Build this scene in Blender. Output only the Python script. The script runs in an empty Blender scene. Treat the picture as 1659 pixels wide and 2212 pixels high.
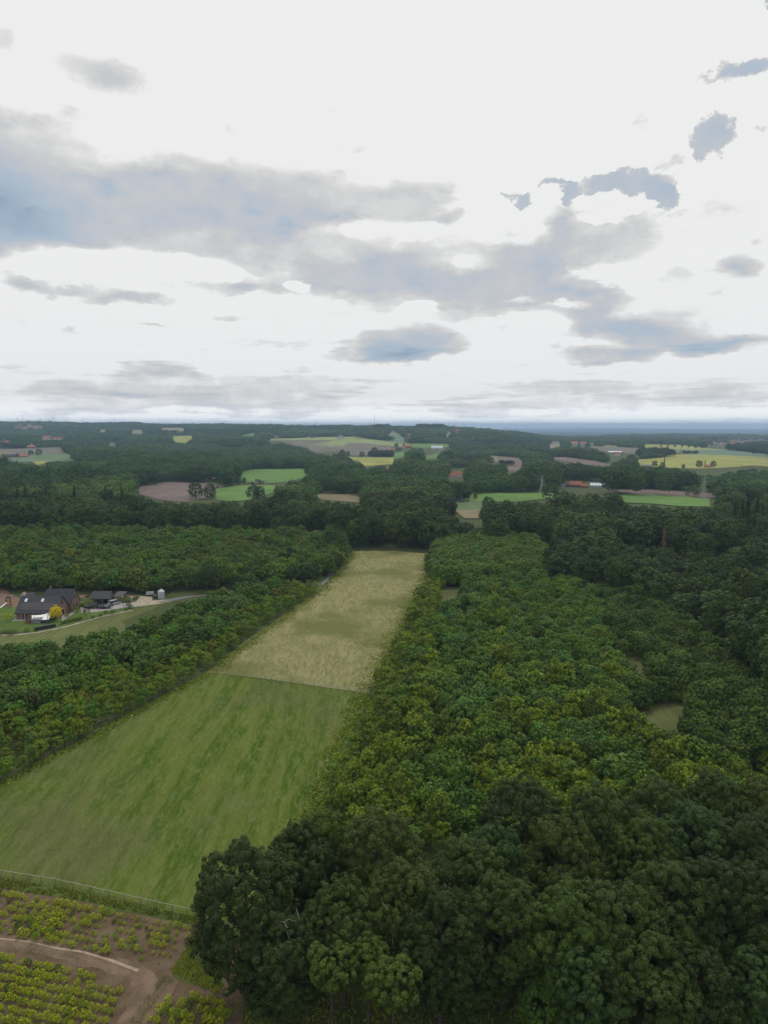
import bpy, bmesh, math, random
import numpy as np
from mathutils import Vector, Matrix
from mathutils.geometry import delaunay_2d_cdt
R = math.radians
sc = bpy.context.scene
COL = sc.collection
rng = np.random.default_rng(7)
random.seed(7)

# ------------------------------------------------------------------ camera
H_CAM, PITCH = 70.0, R(6.905)
cam_d = bpy.data.cameras.new('camera')
cam = bpy.data.objects.new('camera', cam_d); COL.objects.link(cam)
cam.location = (0, 0, H_CAM)
cam.rotation_euler = (R(90) - PITCH, 0, 0)
cam_d.sensor_fit = 'VERTICAL'; cam_d.sensor_height = 36.0; cam_d.lens = 25.0
cam_d.clip_start = 0.5; cam_d.clip_end = 90000
sc.camera = cam
FPX, CX, CY = 1536.0, 829.5, 1106.0
SP, CP = math.sin(PITCH), math.cos(PITCH)

# ------------------------------------------------------------------ render and exposure
sc.view_settings.view_transform = 'Standard'
sc.view_settings.look = 'None'
sc.view_settings.exposure = 0.0
sc.view_settings.gamma = 1.0
sc.view_settings.use_curve_mapping = False
sc.render.engine = 'CYCLES'
sc.cycles.max_bounces = 4
sc.cycles.diffuse_bounces = 3
sc.cycles.glossy_bounces = 1
sc.cycles.transmission_bounces = 1
sc.cycles.volume_bounces = 1
sc.cycles.transparent_max_bounces = 4
sc.cycles.caustics_reflective = False
sc.cycles.caustics_refractive = False
sc.cycles.use_adaptive_sampling = True
sc.cycles.adaptive_threshold = 0.02
sc.cycles.use_denoising = True
sc.cycles.denoiser = 'OPENIMAGEDENOISE'
sc.cycles.denoising_input_passes = 'RGB_ALBEDO_NORMAL'

SUN_ELEV, SUN_AZ = R(58), R(14)          # azimuth measured from +Y (ahead) towards +X
# ------------------------------------------------------------------ node expression helper
class E:
    def __init__(s, nt, sock): s.nt, s.s = nt, sock
    def _m(s, op, *a):
        n = s.nt.nodes.new('ShaderNodeMath'); n.operation = op
        for i, x in enumerate((s,) + a):
            if isinstance(x, E): s.nt.links.new(x.s, n.inputs[i])
            else: n.inputs[i].default_value = x
        return E(s.nt, n.outputs[0])
    def __add__(s, o): return s._m('ADD', o)
    def __sub__(s, o): return s._m('SUBTRACT', o)
    def __mul__(s, o): return s._m('MULTIPLY', o)
    def __truediv__(s, o): return s._m('DIVIDE', o)
    def max(s, o): return s._m('MAXIMUM', o)
    def min(s, o): return s._m('MINIMUM', o)
    def clamp(s): return s._m('MAXIMUM', 0.0)._m('MINIMUM', 1.0)
    def smooth(s, a, b, lo=0.0, hi=1.0):
        n = s.nt.nodes.new('ShaderNodeMapRange'); n.interpolation_type = 'SMOOTHSTEP'
        s.nt.links.new(s.s, n.inputs[0])
        for i, x in enumerate((a, b, lo, hi)): n.inputs[i + 1].default_value = x
        return E(s.nt, n.outputs[0])
def vec(nt, x, y, z=0.0):
    n = nt.nodes.new('ShaderNodeCombineXYZ')
    for i, a in enumerate((x, y, z)):
        if isinstance(a, E): nt.links.new(a.s, n.inputs[i])
        else: n.inputs[i].default_value = a
    return E(nt, n.outputs[0])
def noise(nt, v, scale, detail=4, rough=0.55, dist=0.0, out=0):
    n = nt.nodes.new('ShaderNodeTexNoise')
    if v is not None: nt.links.new(v.s, n.inputs['Vector'])
    n.inputs['Scale'].default_value = scale; n.inputs['Detail'].default_value = detail
    n.inputs['Roughness'].default_value = rough; n.inputs['Distortion'].default_value = dist
    return E(nt, n.outputs[out])
def mix(nt, f, a, b, mode='MIX'):
    n = nt.nodes.new('ShaderNodeMix'); n.data_type = 'RGBA'; n.blend_type = mode
    for i, x in ((0, f), (6, a), (7, b)):
        if isinstance(x, E): nt.links.new(x.s, n.inputs[i])
        elif i == 0: n.inputs[0].default_value = x
        else: n.inputs[i].default_value = (*x, 1.0) if len(x) == 3 else x
    return E(nt, n.outputs[2])
def ramp(nt, f, stops):
    n = nt.nodes.new('ShaderNodeValToRGB'); nt.links.new(f.s, n.inputs[0])
    cr = n.color_ramp
    while len(cr.elements) < len(stops): cr.elements.new(0.5)
    for e, (p, c) in zip(cr.elements, stops):
        e.position = p; e.color = (*c, 1.0)
    return E(nt, n.outputs[0])
def sep(nt, v):
    n = nt.nodes.new('ShaderNodeSeparateXYZ'); nt.links.new(v.s, n.inputs[0])
    return [E(nt, o) for o in n.outputs]
def mapping(nt, v, loc=(0, 0, 0), rot=(0, 0, 0), scale=(1, 1, 1)):
    n = nt.nodes.new('ShaderNodeMapping'); nt.links.new(v.s, n.inputs[0])
    n.inputs[1].default_value = loc; n.inputs[2].default_value = rot; n.inputs[3].default_value = scale
    return E(nt, n.outputs[0])

# ------------------------------------------------------------------ world: daylight sky under broken cloud
world = bpy.data.worlds.new('World'); sc.world = world; world.use_nodes = True
nt = world.node_tree; nt.nodes.clear()
wo = nt.nodes.new('ShaderNodeOutputWorld'); bg = nt.nodes.new('ShaderNodeBackground')
bg.inputs[1].default_value = 0.1; nt.links.new(bg.outputs[0], wo.inputs[0])
sky = nt.nodes.new('ShaderNodeTexSky'); sky.sky_type = 'NISHITA'; sky.sun_disc = False
sky.sun_elevation = SUN_ELEV; sky.sun_rotation = SUN_AZ
tc = nt.nodes.new('ShaderNodeTexCoord')
D = E(nt, tc.outputs['Generated'])
dx, dy, dz = sep(nt, D)
az = dx._m('ARCTAN2', dy)
el = dz._m('ARCSINE')
def sky_ae(u, v):
    x = (u - CX) / FPX; c = -(v - CY) / FPX
    wy = CP + c * SP; wz = -SP + c * CP
    n = math.sqrt(x * x + wy * wy + wz * wz)
    return math.atan2(x, wy), math.asin(wz / n)
def sky_r(u, v, ru, rv):
    a0, e0 = sky_ae(u, v); a1, _ = sky_ae(u + ru, v); _, e1 = sky_ae(u, v - rv)
    return a0, e0, abs(a1 - a0), abs(e1 - e0)
# wind-stretched noise (cells get flatter towards the horizon)
sq = (el + 0.16)
nv = vec(nt, az * 3.0, (el.max(-0.05) + 0.10)._m('LOGARITHM', 2.718) * 2.6, 0.0)
w1 = noise(nt, nv, 2.2, 3, 0.55, out=1)
w2 = noise(nt, vec(nt, az * 3.0, el * 4.5, 0.0), 7.5, 7, 0.7, out=1)
w1x, w1y, _ = sep(nt, w1); w2x, w2y, _ = sep(nt, w2)
ax = az + (w1x - 0.5) * 0.085 + (w2x - 0.5) * 0.034
ey = el + (w1y - 0.5) * 0.05 + (w2y - 0.5) * 0.024
fb = noise(nt, nv, 3.2, 7, 0.58)
fb2 = noise(nt, nv, 12.0, 5, 0.6)
LAST = [0.0]
WXY = [ax, ey]
def blob(u, v, ru, rv, s, soft=0.9, sharp=None):
    # the sum so far rides along in z (scaled to nothing), so that the long sum is evaluated one cloud at a time
    a0, e0, ra, re = sky_r(u, v, ru, rv)
    m = mapping(nt, vec(nt, WXY[0], WXY[1], LAST[0]), (-a0 / ra, -e0 / re, 0), (0, 0, 0), (1 / ra, 1 / re, 0))
    n = nt.nodes.new('ShaderNodeVectorMath'); n.operation = 'LENGTH'; nt.links.new(m.s, n.inputs[0])
    d = E(nt, n.outputs['Value'])
    return d.smooth(1.0 + soft * 0.6, 1.0 - soft * 0.8, 0.0, s)
dark = None
for b in [(-70, 450, 230, 120, .50), (40, 430, 330, 115, .26), (330, 440, 420, 88, .40), (600, 420, 260, 72, .28), (640, 500, 330, 44, .26), (10, 285, 170, 70, .22), (120, 520, 260, 34, .22),
          (700, 590, 260, 44, .40), (930, 600, 270, 66, .42), (1110, 650, 190, 50, .32), (1190, 610, 90, 40, .20), (880, 430, 80, 36, .22), (990, 490, 36, 28, .30), (930, 475, 90, 24, .15), (480, 570, 110, 40, .18),
          (215, 160, 100, 42, .28), (0, 85, 42, 26, .25), (160, 235, 60, 20, .1),
          (870, 740, 120, 42, .62), (880, 772, 110, 14, .35), (740, 770, 60, 10, .2),
          (1290, 510, 130, 62, .42), (1110, 600, 110, 60, .40), (1280, 660, 60, 55, .50), (1370, 710, 120, 34, .50), (1530, 740, 170, 22, .55), (1450, 690, 120, 50, .2),
          (1310, 771, 110, 15, .55), (1595, 565, 42, 26, .36), (1450, 595, 50, 28, .22), (1540, 625, 30, 10, .3), (1655, 520, 20, 12, .3), (1460, 760, 90, 10, .2),
          (120, 612, 100, 14, .50), (260, 645, 95, 16, .50), (310, 590, 90, 16, .34), (400, 605, 110, 20, .36), (530, 640, 90, 24, .3), (490, 680, 40, 10, .25), (330, 714, 40, 5, .25),
          (480, 845, 310, 40, .30), (120, 850, 160, 20, .24), (330, 800, 90, 20, .28), (250, 880, 260, 10, .20), (600, 878, 180, 12, .20), (60, 800, 80, 16, .16), (1330, 845, 420, 26, .15), (1150, 520, 80, 50, .18), (1560, 480, 120, 40, .14), (640, 740, 160, 8, .16), (1200, 735, 400, 26, .0),
          (1150, 880, 380, 12, .18), (1400, 860, 250, 10, .15), (1350, 830, 330, 12, .12), (1150, 545, 60, 40, .16), (1200, 490, 30, 40, .2),
          # the sky outside the frame carries the same patchy cloud
          (2300, 500, 500, 160, .4), (-800, 300, 400, 150, .4)]:
    if b[4] <= 0: continue
    t = blob(*b)
    dark = t if dark is None else dark + t
    LAST[0] = dark
dark = (dark * (fb * 0.75 + 0.62)).min(0.56) + blob(-30, 450, 190, 85, .30) + blob(420, 470, 60, 22, .10) + blob(860, 765, 100, 22, .22) + blob(1370, 705, 70, 22, .16) + blob(1530, 745, 100, 12, .18)
white = None
for b in [(330, 578, 250, 34, .75), (90, 590, 80, 22, .4), (640, 620, 36, 15, .8, .5), (890, 671, 52, 13, .8, .5), (870, 508, 180, 16, .35), (990, 575, 70, 18, .4), (1130, 700, 110, 20, .6), (1290, 605, 80, 26, .35),
          (1135, 648, 35, 5, .35), (1215, 655, 40, 6, .4), (870, 800, 60, 8, .5), (560, 655, 90, 12, .35), (700, 705, 130, 18, .5), (370, 815, 60, 12, .15), (1310, 455, 75, 18, .5, .3), (1075, 897, 22, 5, .4, .4),
          (1080, 470, 75, 50, .5)]:
    t = blob(*b)
    white = t if white is None else white + t
    LAST[0] = white
w3 = noise(nt, vec(nt, az, el * 1.25, 7.0), 34.0, 6, 0.66, out=1); w3x, w3y, _ = sep(nt, w3)
WXY[:] = [az + (w3x - 0.5) * 0.060 + (w2x - 0.5) * 0.012, el + (w3y - 0.5) * 0.046 + (w2y - 0.5) * 0.008]
holes = None
for b in [(1350, 398, 105, 34, .64, .25), (1235, 425, 20, 30, .64, .25), (1430, 425, 36, 26, .64, .2), (1200, 400, 38, 9, .6, .4), (1545, 290, 44, 42, .64, .3), (1512, 330, 20, 18, .6, .4), (1612, 145, 62, 22, .68, .5), (1540, 165, 34, 7, .42, .6),
          (1130, 438, 17, 24, .66, .3), (1105, 425, 22, 7, .55, .4), (1192, 535, 20, 14, .55, .4), (1660, 0, 16, 10, .7, .3), (1440, 348, 30, 12, .32, .7), (1637, 268, 9, 10, .3, .6), (1215, 575, 16, 22, .5, .5),
          (905, 745, 50, 26, .3, .8)]:
    t = blob(*b)
    holes = t if holes is None else holes.max(t)
    LAST[0] = holes
cum = None
WXY[:] = [az + (w3x - 0.5) * 0.03, el + (w3y - 0.5) * 0.045]
for b in [(1297, 436, 60, 22, 1, .2), (1365, 446, 50, 14, 1, .2), (1400, 455, 30, 13, 1, .2), (1180, 425, 30, 12, 1, .2)]:
    t = blob(*b); cum = t if cum is None else cum.max(t); LAST[0] = cum
holes = holes - cum
# general light mottling over the whole dome, a little stronger away from the bright middle
gen = fb.smooth(.52, .78, 0.0, .30) * el.smooth(.75, .2, .15, 1.0)
side = az._m('ABSOLUTE').smooth(.55, 1.1, 0.0, 1.0)
gen = gen + fb.smooth(.38, .62, 0.0, .45) * side
streak = noise(nt, vec(nt, az * 2.0, el * 30.0, 3.0), 3.0, 4, .6).smooth(.5, .72, 0.0, .22) * el.smooth(.16, .04)
haze_band = el.smooth(.045, .0, 0.0, .08)
dk = ((dark - white).max(0.0) + gen + streak + haze_band).max(holes) + (fb2 - 0.5) * 0.05
cn = noise(nt, vec(nt, az * 1.0, el * 1.5, 1.7), 26.0, 6, .62)
cn2 = noise(nt, vec(nt, az * 1.0, el * 1.9, 4.1), 9.0, 5, .6)
dk = dk + ((cn - 0.5) * 0.60 + (cn2 - 0.5) * 0.55) * dk.smooth(.06, .30, 0.0, 1.0) * dk.smooth(.75, .45, 0.25, 1.0)
dk = dk * dk.smooth(.03, .19)
col = ramp(nt, dk.clamp(), [(0.0, (.86, .86, .86)), (.10, (.85, .85, .85)), (.26, (.70, .70, .70)), (.42, (.60, .605, .612)), (.58, (.53, .56, .61)), (.76, (.41, .50, .60)), (1.0, (.25, .34, .45))])
lum = el.smooth(.045, .0, 10.0, 14.5)
cl10 = mix(nt, 1.0, col, vec(nt, lum, lum, lum), 'MULTIPLY')
fin = mix(nt, dk.smooth(.6, 1.0, 0.0, .12), cl10, E(nt, sky.outputs[0]))
nt.links.new(fin.s, bg.inputs[0])
world.cycles.sampling_method = 'MANUAL'; world.cycles.sample_map_resolution = 512

sun_d = bpy.data.lights.new('sun', 'SUN'); sun_d.energy = 1.3; sun_d.angle = R(12); sun_d.color = (1.0, .95, .88)
sun = bpy.data.objects.new('sun', sun_d); COL.objects.link(sun)
sun.location = (0, 0, 400)
sun.rotation_euler = Vector((math.sin(SUN_AZ) * math.cos(SUN_ELEV), math.cos(SUN_AZ) * math.cos(SUN_ELEV), math.sin(SUN_ELEV))).to_track_quat('Z', 'Y').to_euler()

# ------------------------------------------------------------------ terrain
def u2t(u, v=950):
    c = -(v - CY) / FPX
    return ((u - CX) / FPX) / (CP + c * SP)
YK = np.array([0, 1500, 1900, 2200, 2600, 3000, 3400, 3800, 4600, 5400, 6500, 9000, 80000], float)
PROF = {  # column in the photo : ground height at each distance
    -900: [0, 0, 2, 8, 16, 28, 42, 58, 82, 60, 0, -50, -50],
    0:    [0, 0, 2, 8, 17, 28, 42, 58, 84, 60, 0, -50, -50],
    250:  [0, 0, 3, 10, 20, 30, 44, 58, 76, 50, 0, -50, -50],
    500:  [0, 0, 3, 10, 24, 38, 50, 58, 64, 40, -20, -50, -50],
    720:  [0, 0, 4, 14, 27, 42, 58, 58, 40, 0, -40, -50, -50],
    860:  [0, 0, 4, 14, 27, 44, 60, 58, 30, -10, -45, -50, -50],
    960:  [0, 0, 4, 13, 27, 48, 60, 50, 20, -20, -50, -50, -50],
    1080: [0, 0, 4, 12, 30, 40, 38, 20, -10, -40, -50, -50, -50],
    1180: [0, 0, 1, 4, 9, 8, 2, -8, -25, -45, -50, -50, -50],
    1300: [0, 0, 0, 0, 0, 0, -4, -10, -8, -20, -48, -50, -50],
    1420: [0, 0, 0, 0, 0, -2, -6, -10, 6, -14, -48, -50, -50],
    1560: [0, 0, 0, 0, 0, -2, -6, -12, -2, -22, -48, -50, -50],
    2600: [0, 0, 0, 0, 0, -2, -6, -12, -10, -30, -48, -50, -50]}
TK = np.array([math.atan(u2t(u)) for u in PROF]); ZK = np.array(list(PROF.values()), float)
_af = np.linspace(TK[0], TK[-1], 240); _yf = np.linspace(0, 9000, 300)
_z1 = np.array([np.interp(_yf, YK, row) for row in ZK])
_zf = np.array([np.interp(_af, TK, _z1[:, j]) for j in range(len(_yf))]).T
def _blur(a, n, ax):
    k = np.hanning(2 * n + 3)[1:-1]; k /= k.sum()
    p = np.pad(a, [(n, n) if i == ax else (0, 0) for i in range(2)], mode='edge')
    return np.apply_along_axis(lambda m: np.convolve(m, k, 'valid'), ax, p)
_zf = _blur(_blur(_zf, 7, 0), 5, 1)
def zt(x, y):
    x = np.asarray(x, float); y = np.asarray(y, float)
    a = np.arctan2(x, y); rr = np.hypot(x, y)
    d = rr * np.cos(np.minimum(np.abs(a), R(40)))
    ab = np.abs(a); a2 = np.where(ab > R(90), a * (np.pi - ab) / (np.pi / 2) , a)
    ai = np.clip((a2 - _af[0]) / (_af[1] - _af[0]), 0, len(_af) - 1.001); yi = np.clip(d / (_yf[1] - _yf[0]), 0, len(_yf) - 1.001)
    i = ai.astype(int); j = yi.astype(int); fa = ai - i; fy = yi - j
    z = (_zf[i, j] * (1 - fa) + _zf[i + 1, j] * fa) * (1 - fy) + (_zf[i, j + 1] * (1 - fa) + _zf[i + 1, j + 1] * fa) * fy
    far = np.clip((rr - 1700) / 1500, 0, 1)
    far2 = np.clip((rr - 7000) / 15000, 0, 1)
    z = z + far * 2.2 * (np.sin(x / 170 + 1) * np.cos(y / 230)) + far2 * 22 * (np.sin(x / 2600 + 2) * np.sin(y / 5100) + .4 * np.sin(x / 900))
    return z
YS = np.concatenate([np.linspace(30, 1500, 2000), np.geomspace(1500, 40000, 5000)[1:]])
def slope(v):
    c = -(v - CY) / FPX
    return (-SP + c * CP) / (CP + c * SP)
def G(u, v, zoff=0.0):
    """ground point under the photo position (u, v)"""
    c = -(v - CY) / FPX; wy = CP + c * SP; t = (u - CX) / FPX / wy; s = (-SP + c * CP) / wy
    z = zt(t * YS, YS) + zoff
    hit = np.nonzero(z >= H_CAM + s * YS)[0]
    if len(hit) == 0: k = len(YS) - 1; y = YS[k]
    else:
        k = max(hit[0], 1); a = z[k - 1] - (H_CAM + s * YS[k - 1]); b = z[k] - (H_CAM + s * YS[k])
        y = YS[k - 1] + (YS[k] - YS[k - 1]) * (-a / (b - a) if b != a else 0)
    return (t * y, y)
def proj(x, y, z):
    zc = z - H_CAM; f = y * CP - zc * SP; up = y * SP + zc * CP
    return CX + FPX * x / f, CY - FPX * up / f
def inpoly(px, py, poly):
    px = np.asarray(px); py = np.asarray(py); ins = np.zeros(px.shape, bool); n = len(poly)
    for i in range(n):
        x1, y1 = poly[i]; x2, y2 = poly[(i + 1) % n]
        if y1 == y2: continue
        ins ^= ((y1 > py) != (y2 > py)) & (px < (x2 - x1) * (py - y1) / (y2 - y1) + x1)
    return ins

# ------------------------------------------------------------------ materials
def newmat(name):
    m = bpy.data.materials.new(name); m.use_nodes = True; n = m.node_tree
    b = n.nodes['Principled BSDF']
    return m, n, b
def bump(nt_, b, h, strength, dist):
    n = nt_.nodes.new('ShaderNodeBump'); n.inputs['Strength'].default_value = strength; n.inputs['Distance'].default_value = dist
    nt_.links.new(h.s, n.inputs['Height']); nt_.links.new(n.outputs[0], b.inputs['Normal'])
def flat(name, c, rough=.7, var=.25, scale=3.0, spec=.25, metal=0.0):
    m, n, b = newmat(name)
    t = n.nodes.new('ShaderNodeTexCoord')
    f = noise(n, E(n, t.outputs['Object']), scale, 5, .6)
    cc = mix(n, f.smooth(.3, .7), tuple(x * (1 - var) for x in c), tuple(min(1, x * (1 + var)) for x in c))
    n.links.new(cc.s, b.inputs['Base Color']); b.inputs['Roughness'].default_value = rough
    b.inputs['Specular IOR Level'].default_value = spec; b.inputs['Metallic'].default_value = metal
    bump(n, b, f, .3, .02)
    return m
def posvec(n):
    g = n.nodes.new('ShaderNodeNewGeometry'); return E(n, g.outputs['Position'])
def leafmat(name, base, yellow=.35, spec=.10, rough=.55, tintable=True):
    m, n, b = newmat(name)
    g = n.nodes.new('ShaderNodeNewGeometry'); rnd = E(n, g.outputs['Random Per Island'])
    t = n.nodes.new('ShaderNodeTexCoord')
    f = noise(n, E(n, t.outputs['Object']), .55, 3, .6)
    a = n.nodes.new('ShaderNodeAttribute'); a.attribute_type = 'INSTANCER'; a.attribute_name = 'tint'
    c = mix(n, f.smooth(.35, .7, 0, yellow), base, (base[0] * 1.6, base[1] * 1.4, base[2] * .75))
    c = mix(n, rnd, tuple(x * .62 for x in (1, 1, 1)), (1.4, 1.36, 1.25)) if False else mix(n, 1.0, c, mix(n, rnd, (.62, .64, .66), (1.42, 1.38, 1.25)), 'MULTIPLY')
    if tintable: c = mix(n, 1.0, c, E(n, a.outputs['Color']), 'MULTIPLY')
    n.links.new(c.s, b.inputs['Base Color'])
    b.inputs['Roughness'].default_value = rough; b.inputs['Specular IOR Level'].default_value = spec
    return m
M = {}
M['leaf'] = leafmat('broad_leaves', (.050, .083, .024))
M['leaf_young'] = leafmat('young_leaves', (.096, .150, .030), .45)
M['needle'] = leafmat('needles', (.20, .27, .022), .3, .05)
M['bark'] = flat('bark', (.065, .055, .042), .9, .4, 2.0)
M['deadwood'] = flat('bleached_dead_wood', (.19, .165, .14), .8, .2, 3.0)
def ground_mat():
    m, n, b = newmat('rough_grass_and_forest_floor'); p = posvec(n)
    a = noise(n, p, .02, 6, .6); f = noise(n, p, .45, 6, .65); g = noise(n, p, 4.0, 4, .6)
    c = mix(n, a.smooth(.4, .6), (.045, .070, .018), (.075, .095, .030))
    c = mix(n, f.smooth(.35, .7), c, (.095, .110, .042)); c = mix(n, g.smooth(.35, .75, 0, .6), c, (.030, .042, .015))
    n.links.new(c.s, b.inputs['Base Color']); b.inputs['Roughness'].default_value = .9; b.inputs['Specular IOR Level'].default_value = .1
    bump(n, b, f, .6, .4)
    return m
def plain_mat():
    m, n, b = newmat('distant_farmland'); p = posvec(n)
    v = n.nodes.new('ShaderNodeTexVoronoi'); v.inputs['Scale'].default_value = .0018; n.links.new(mapping(n, p, scale=(1, .45, 0)).s, v.inputs['Vector'])
    h = sep(n, E(n, v.outputs['Color']))
    wood = noise(n, mapping(n, p, scale=(1, .4, 0)), .0008, 5, .6)
    c = ramp(n, h[0], [(0, (.04, .06, .03)), (.4, (.05, .08, .03)), (.55, (.13, .17, .06)), (.75, (.22, .22, .09)), (.9, (.10, .14, .06)), (1, (.17, .15, .11))])
    c = mix(n, wood.smooth(.40, .50), c, (.03, .045, .025))
    n.links.new(c.s, b.inputs['Base Color']); b.inputs['Roughness'].default_value = 1; b.inputs['Specular IOR Level'].default_value = 0
    return m
def meadow_mat():
    m, n, b = newmat('lush_meadow_grass'); p = posvec(n)
    q = mapping(n, p, rot=(0, 0, R(16)), scale=(.30, .028, .1))
    s1 = noise(n, q, 1.0, 6, .62, .4); q2 = mapping(n, p, rot=(0, 0, R(24)), scale=(.9, .22, 1)); s2 = noise(n, q2, 1.0, 6, .65, .6)
    big = noise(n, p, .022, 4, .5); fine = noise(n, mapping(n, p, rot=(0, 0, R(20)), scale=(3.2, .9, 1)), 1.0, 6, .75)
    c = mix(n, s1.smooth(.36, .64), (.050, .100, .006), (.125, .158, .028))
    c = mix(n, s2.smooth(.42, .70, 0, .8), c, (.160, .190, .064))
    c = mix(n, big.smooth(.50, .66, 0, .55), c, (.125, .118, .058))
    c = mix(n, fine.smooth(.48, .68, 0, .55), c, (.042, .070, .010)); c = mix(n, fine.smooth(.50, .30, 0, .45), c, (.170, .195, .075))
    sp = noise(n, p, 1.3, 2, .5).smooth(.74, .80, 0, .4) * noise(n, p, .08, 2, .5).smooth(.55, .65)
    c = mix(n, sp, c, (.36, .36, .26))
    n.links.new(c.s, b.inputs['Base Color']); b.inputs['Roughness'].default_value = .9; b.inputs['Specular IOR Level'].default_value = .04
    bump(n, b, s2 + fine * .5, .9, .45)
    return m
def hay_mat():
    m, n, b = newmat('ripe_hay_grass'); p = posvec(n)
    q = mapping(n, p, rot=(0, 0, R(60)), scale=(.5, .14, 1)); s = noise(n, q, 1.0, 7, .68, 1.2)
    q2 = mapping(n, p, rot=(0, 0, R(25)), scale=(1.4, .35, 1)); s2 = noise(n, q2, 1.0, 6, .68, 1.0)
    big = noise(n, p, .028, 4, .55)
    c = mix(n, s.smooth(.35, .65), (.142, .155, .050), (.272, .250, .112))
    c = mix(n, s2.smooth(.4, .7, 0, .6), c, (.31, .285, .165))
    c = mix(n, big.smooth(.47, .64, 0, .8), c, (.120, .135, .038))
    fine = noise(n, p, 3.0, 5, .7); c = mix(n, fine.smooth(.5, .8, 0, .4), c, (.10, .10, .04))
    n.links.new(c.s, b.inputs['Base Color']); b.inputs['Roughness'].default_value = .85; b.inputs['Specular IOR Level'].default_value = .04
    bump(n, b, s + s2 * .6, .9, .45)
    return m
def field_mat(name, c, stripe=0.0, rot=0.0, var=.15):
    m, n, b = newmat(name); p = posvec(n)
    a = noise(n, p, .012, 5, .6); f = noise(n, p, .25, 4, .6)
    cc = mix(n, a.smooth(.35, .65), tuple(x * (1 - var) for x in c), tuple(x * (1 + var) for x in c))
    cc = mix(n, f.smooth(.4, .7, 0, .4), cc, tuple(x * .75 for x in c))
    if stripe:
        q = mapping(n, p, rot=(0, 0, R(rot)), scale=(stripe, stripe * .03, 1)); s = noise(n, q, 1.0, 2, .5)
        cc = mix(n, s.smooth(.4, .6, 0, .5), cc, tuple(x * .72 for x in c))
    n.links.new(cc.s, b.inputs['Base Color']); b.inputs['Roughness'].default_value = .95; b.inputs['Specular IOR Level'].default_value = .1
    bump(n, b, f, .5, .2)
    return m
def soil_mat():
    m, n, b = newmat('reddish_brown_soil_with_weeds'); p = posvec(n)
    a = noise(n, p, .25, 6, .65); f = noise(n, p, 3.0, 6, .7); w = noise(n, p, .6, 6, .7)
    c = mix(n, a.smooth(.35, .65), (.100, .066, .040), (.155, .115, .075))
    c = mix(n, f.smooth(.5, .75, 0, .7), c, (.19, .145, .098))
    c = mix(n, w.smooth(.54, .70, 0, .6), c, (.075, .090, .030))
    n.links.new(c.s, b.inputs['Base Color']); b.inputs['Roughness'].default_value = .95; b.inputs['Specular IOR Level'].default_value = .1
    bump(n, b, f, .8, .08)
    return m
M['ground'] = ground_mat(); M['plain'] = plain_mat(); M['meadow'] = meadow_mat(); M['hay'] = hay_mat(); M['soil'] = soil_mat()
M['f_green'] = field_mat('bright_green_pasture', (.115, .21, .052)); M['f_crop'] = field_mat('green_crop', (.13, .19, .085), .08, 20)
M['f_yellow'] = field_mat('yellow_green_barley', (.30, .31, .085), .06, 80); M['f_pale'] = field_mat('pale_green_corn', (.25, .29, .11), .05, 60)
M['f_brown'] = field_mat('ploughed_brown_field', (.185, .145, .125), .12, 70); M['f_tan'] = field_mat('dry_tan_field', (.24, .21, .12), .08, 40)
M['f_teal'] = field_mat('blue_green_crop', (.13, .20, .13), .08, 70); M['f_grey'] = field_mat('grey_brown_tilled_field', (.165, .15, .115), .1, 80)
M['lawn'] = field_mat('mown_lawn', (.085, .135, .028), .5, 20, .2); M['verge'] = field_mat('rough_verge_grass', (.075, .10, .028), 0, 0, .35)
M['verge_dry'] = hay_mat(); M['clearing'] = field_mat('tussocky_clearing_grass', (.112, .128, .044), .8, 30, .4); M['gravel'] = flat('pale_gravel', (.34, .29, .23), .95, .25, .6); M['paving'] = flat('grey_paving', (.30, .29, .28), .9, .15, .8)
M['sand'] = flat('bright_sandy_rut', (.34, .27, .19), .95, .2, .8); M['track'] = flat('brown_earth_track', (.165, .115, .078), .95, .3, .35)
M['asphalt'] = flat('old_asphalt', (.16, .16, .16), .9, .15, .5)
M['slate'] = flat('dark_slate_tiles', (.040, .042, .052), .55, .2, 1.2, .4); M['tile_red'] = flat('orange_red_roof_tiles', (.34, .12, .07), .8, .25, .8)
M['brick'] = flat('brown_brick', (.20, .125, .10), .9, .2, 3); M['render'] = flat('white_render', (.62, .60, .57), .9, .08, 1); M['cream'] = flat('cream_render', (.48, .42, .33), .9, .1, 1)
M['glass'] = flat('dark_window_glass', (.03, .035, .04), .1, .1, 1, .6); M['skylight'] = flat('pale_skylight_glass', (.75, .78, .82), .12, .05, 1, .6)
M['solar'] = flat('solar_panel_face', (.075, .066, .072), .22, .15, .7, .5); M['darkwood'] = flat('blackened_timber', (.03, .03, .032), .7, .3, 2); M['wood'] = flat('orange_brown_timber', (.26, .12, .05), .75, .3, 3)
M['postwood'] = flat('weathered_grey_post', (.22, .19, .16), .9, .3, 4); M['wire'] = flat('pale_fence_rope', (.36, .34, .30), .7, .1, 3); M['wiredark'] = flat('dark_mesh_wire', (.06, .055, .05), .7, .1, 3)
M['white'] = flat('white_cloth_sail', (.86, .86, .86), .7, .02, 1); M['steel'] = flat('galvanised_steel', (.42, .47, .52), .45, .12, 1, .5); M['pylon'] = flat('pylon_steel', (.36, .38, .40), .6, .1, 1)
M['blackpaint'] = flat('glossy_black_car_paint', (.012, .016, .018), .18, .1, 1, .6); M['silverpaint'] = flat('silver_car_paint', (.38, .40, .42), .25, .05, 1, .6); M['rubber'] = flat('tyre_rubber', (.02, .02, .02), .9, .1, 4)
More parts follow.
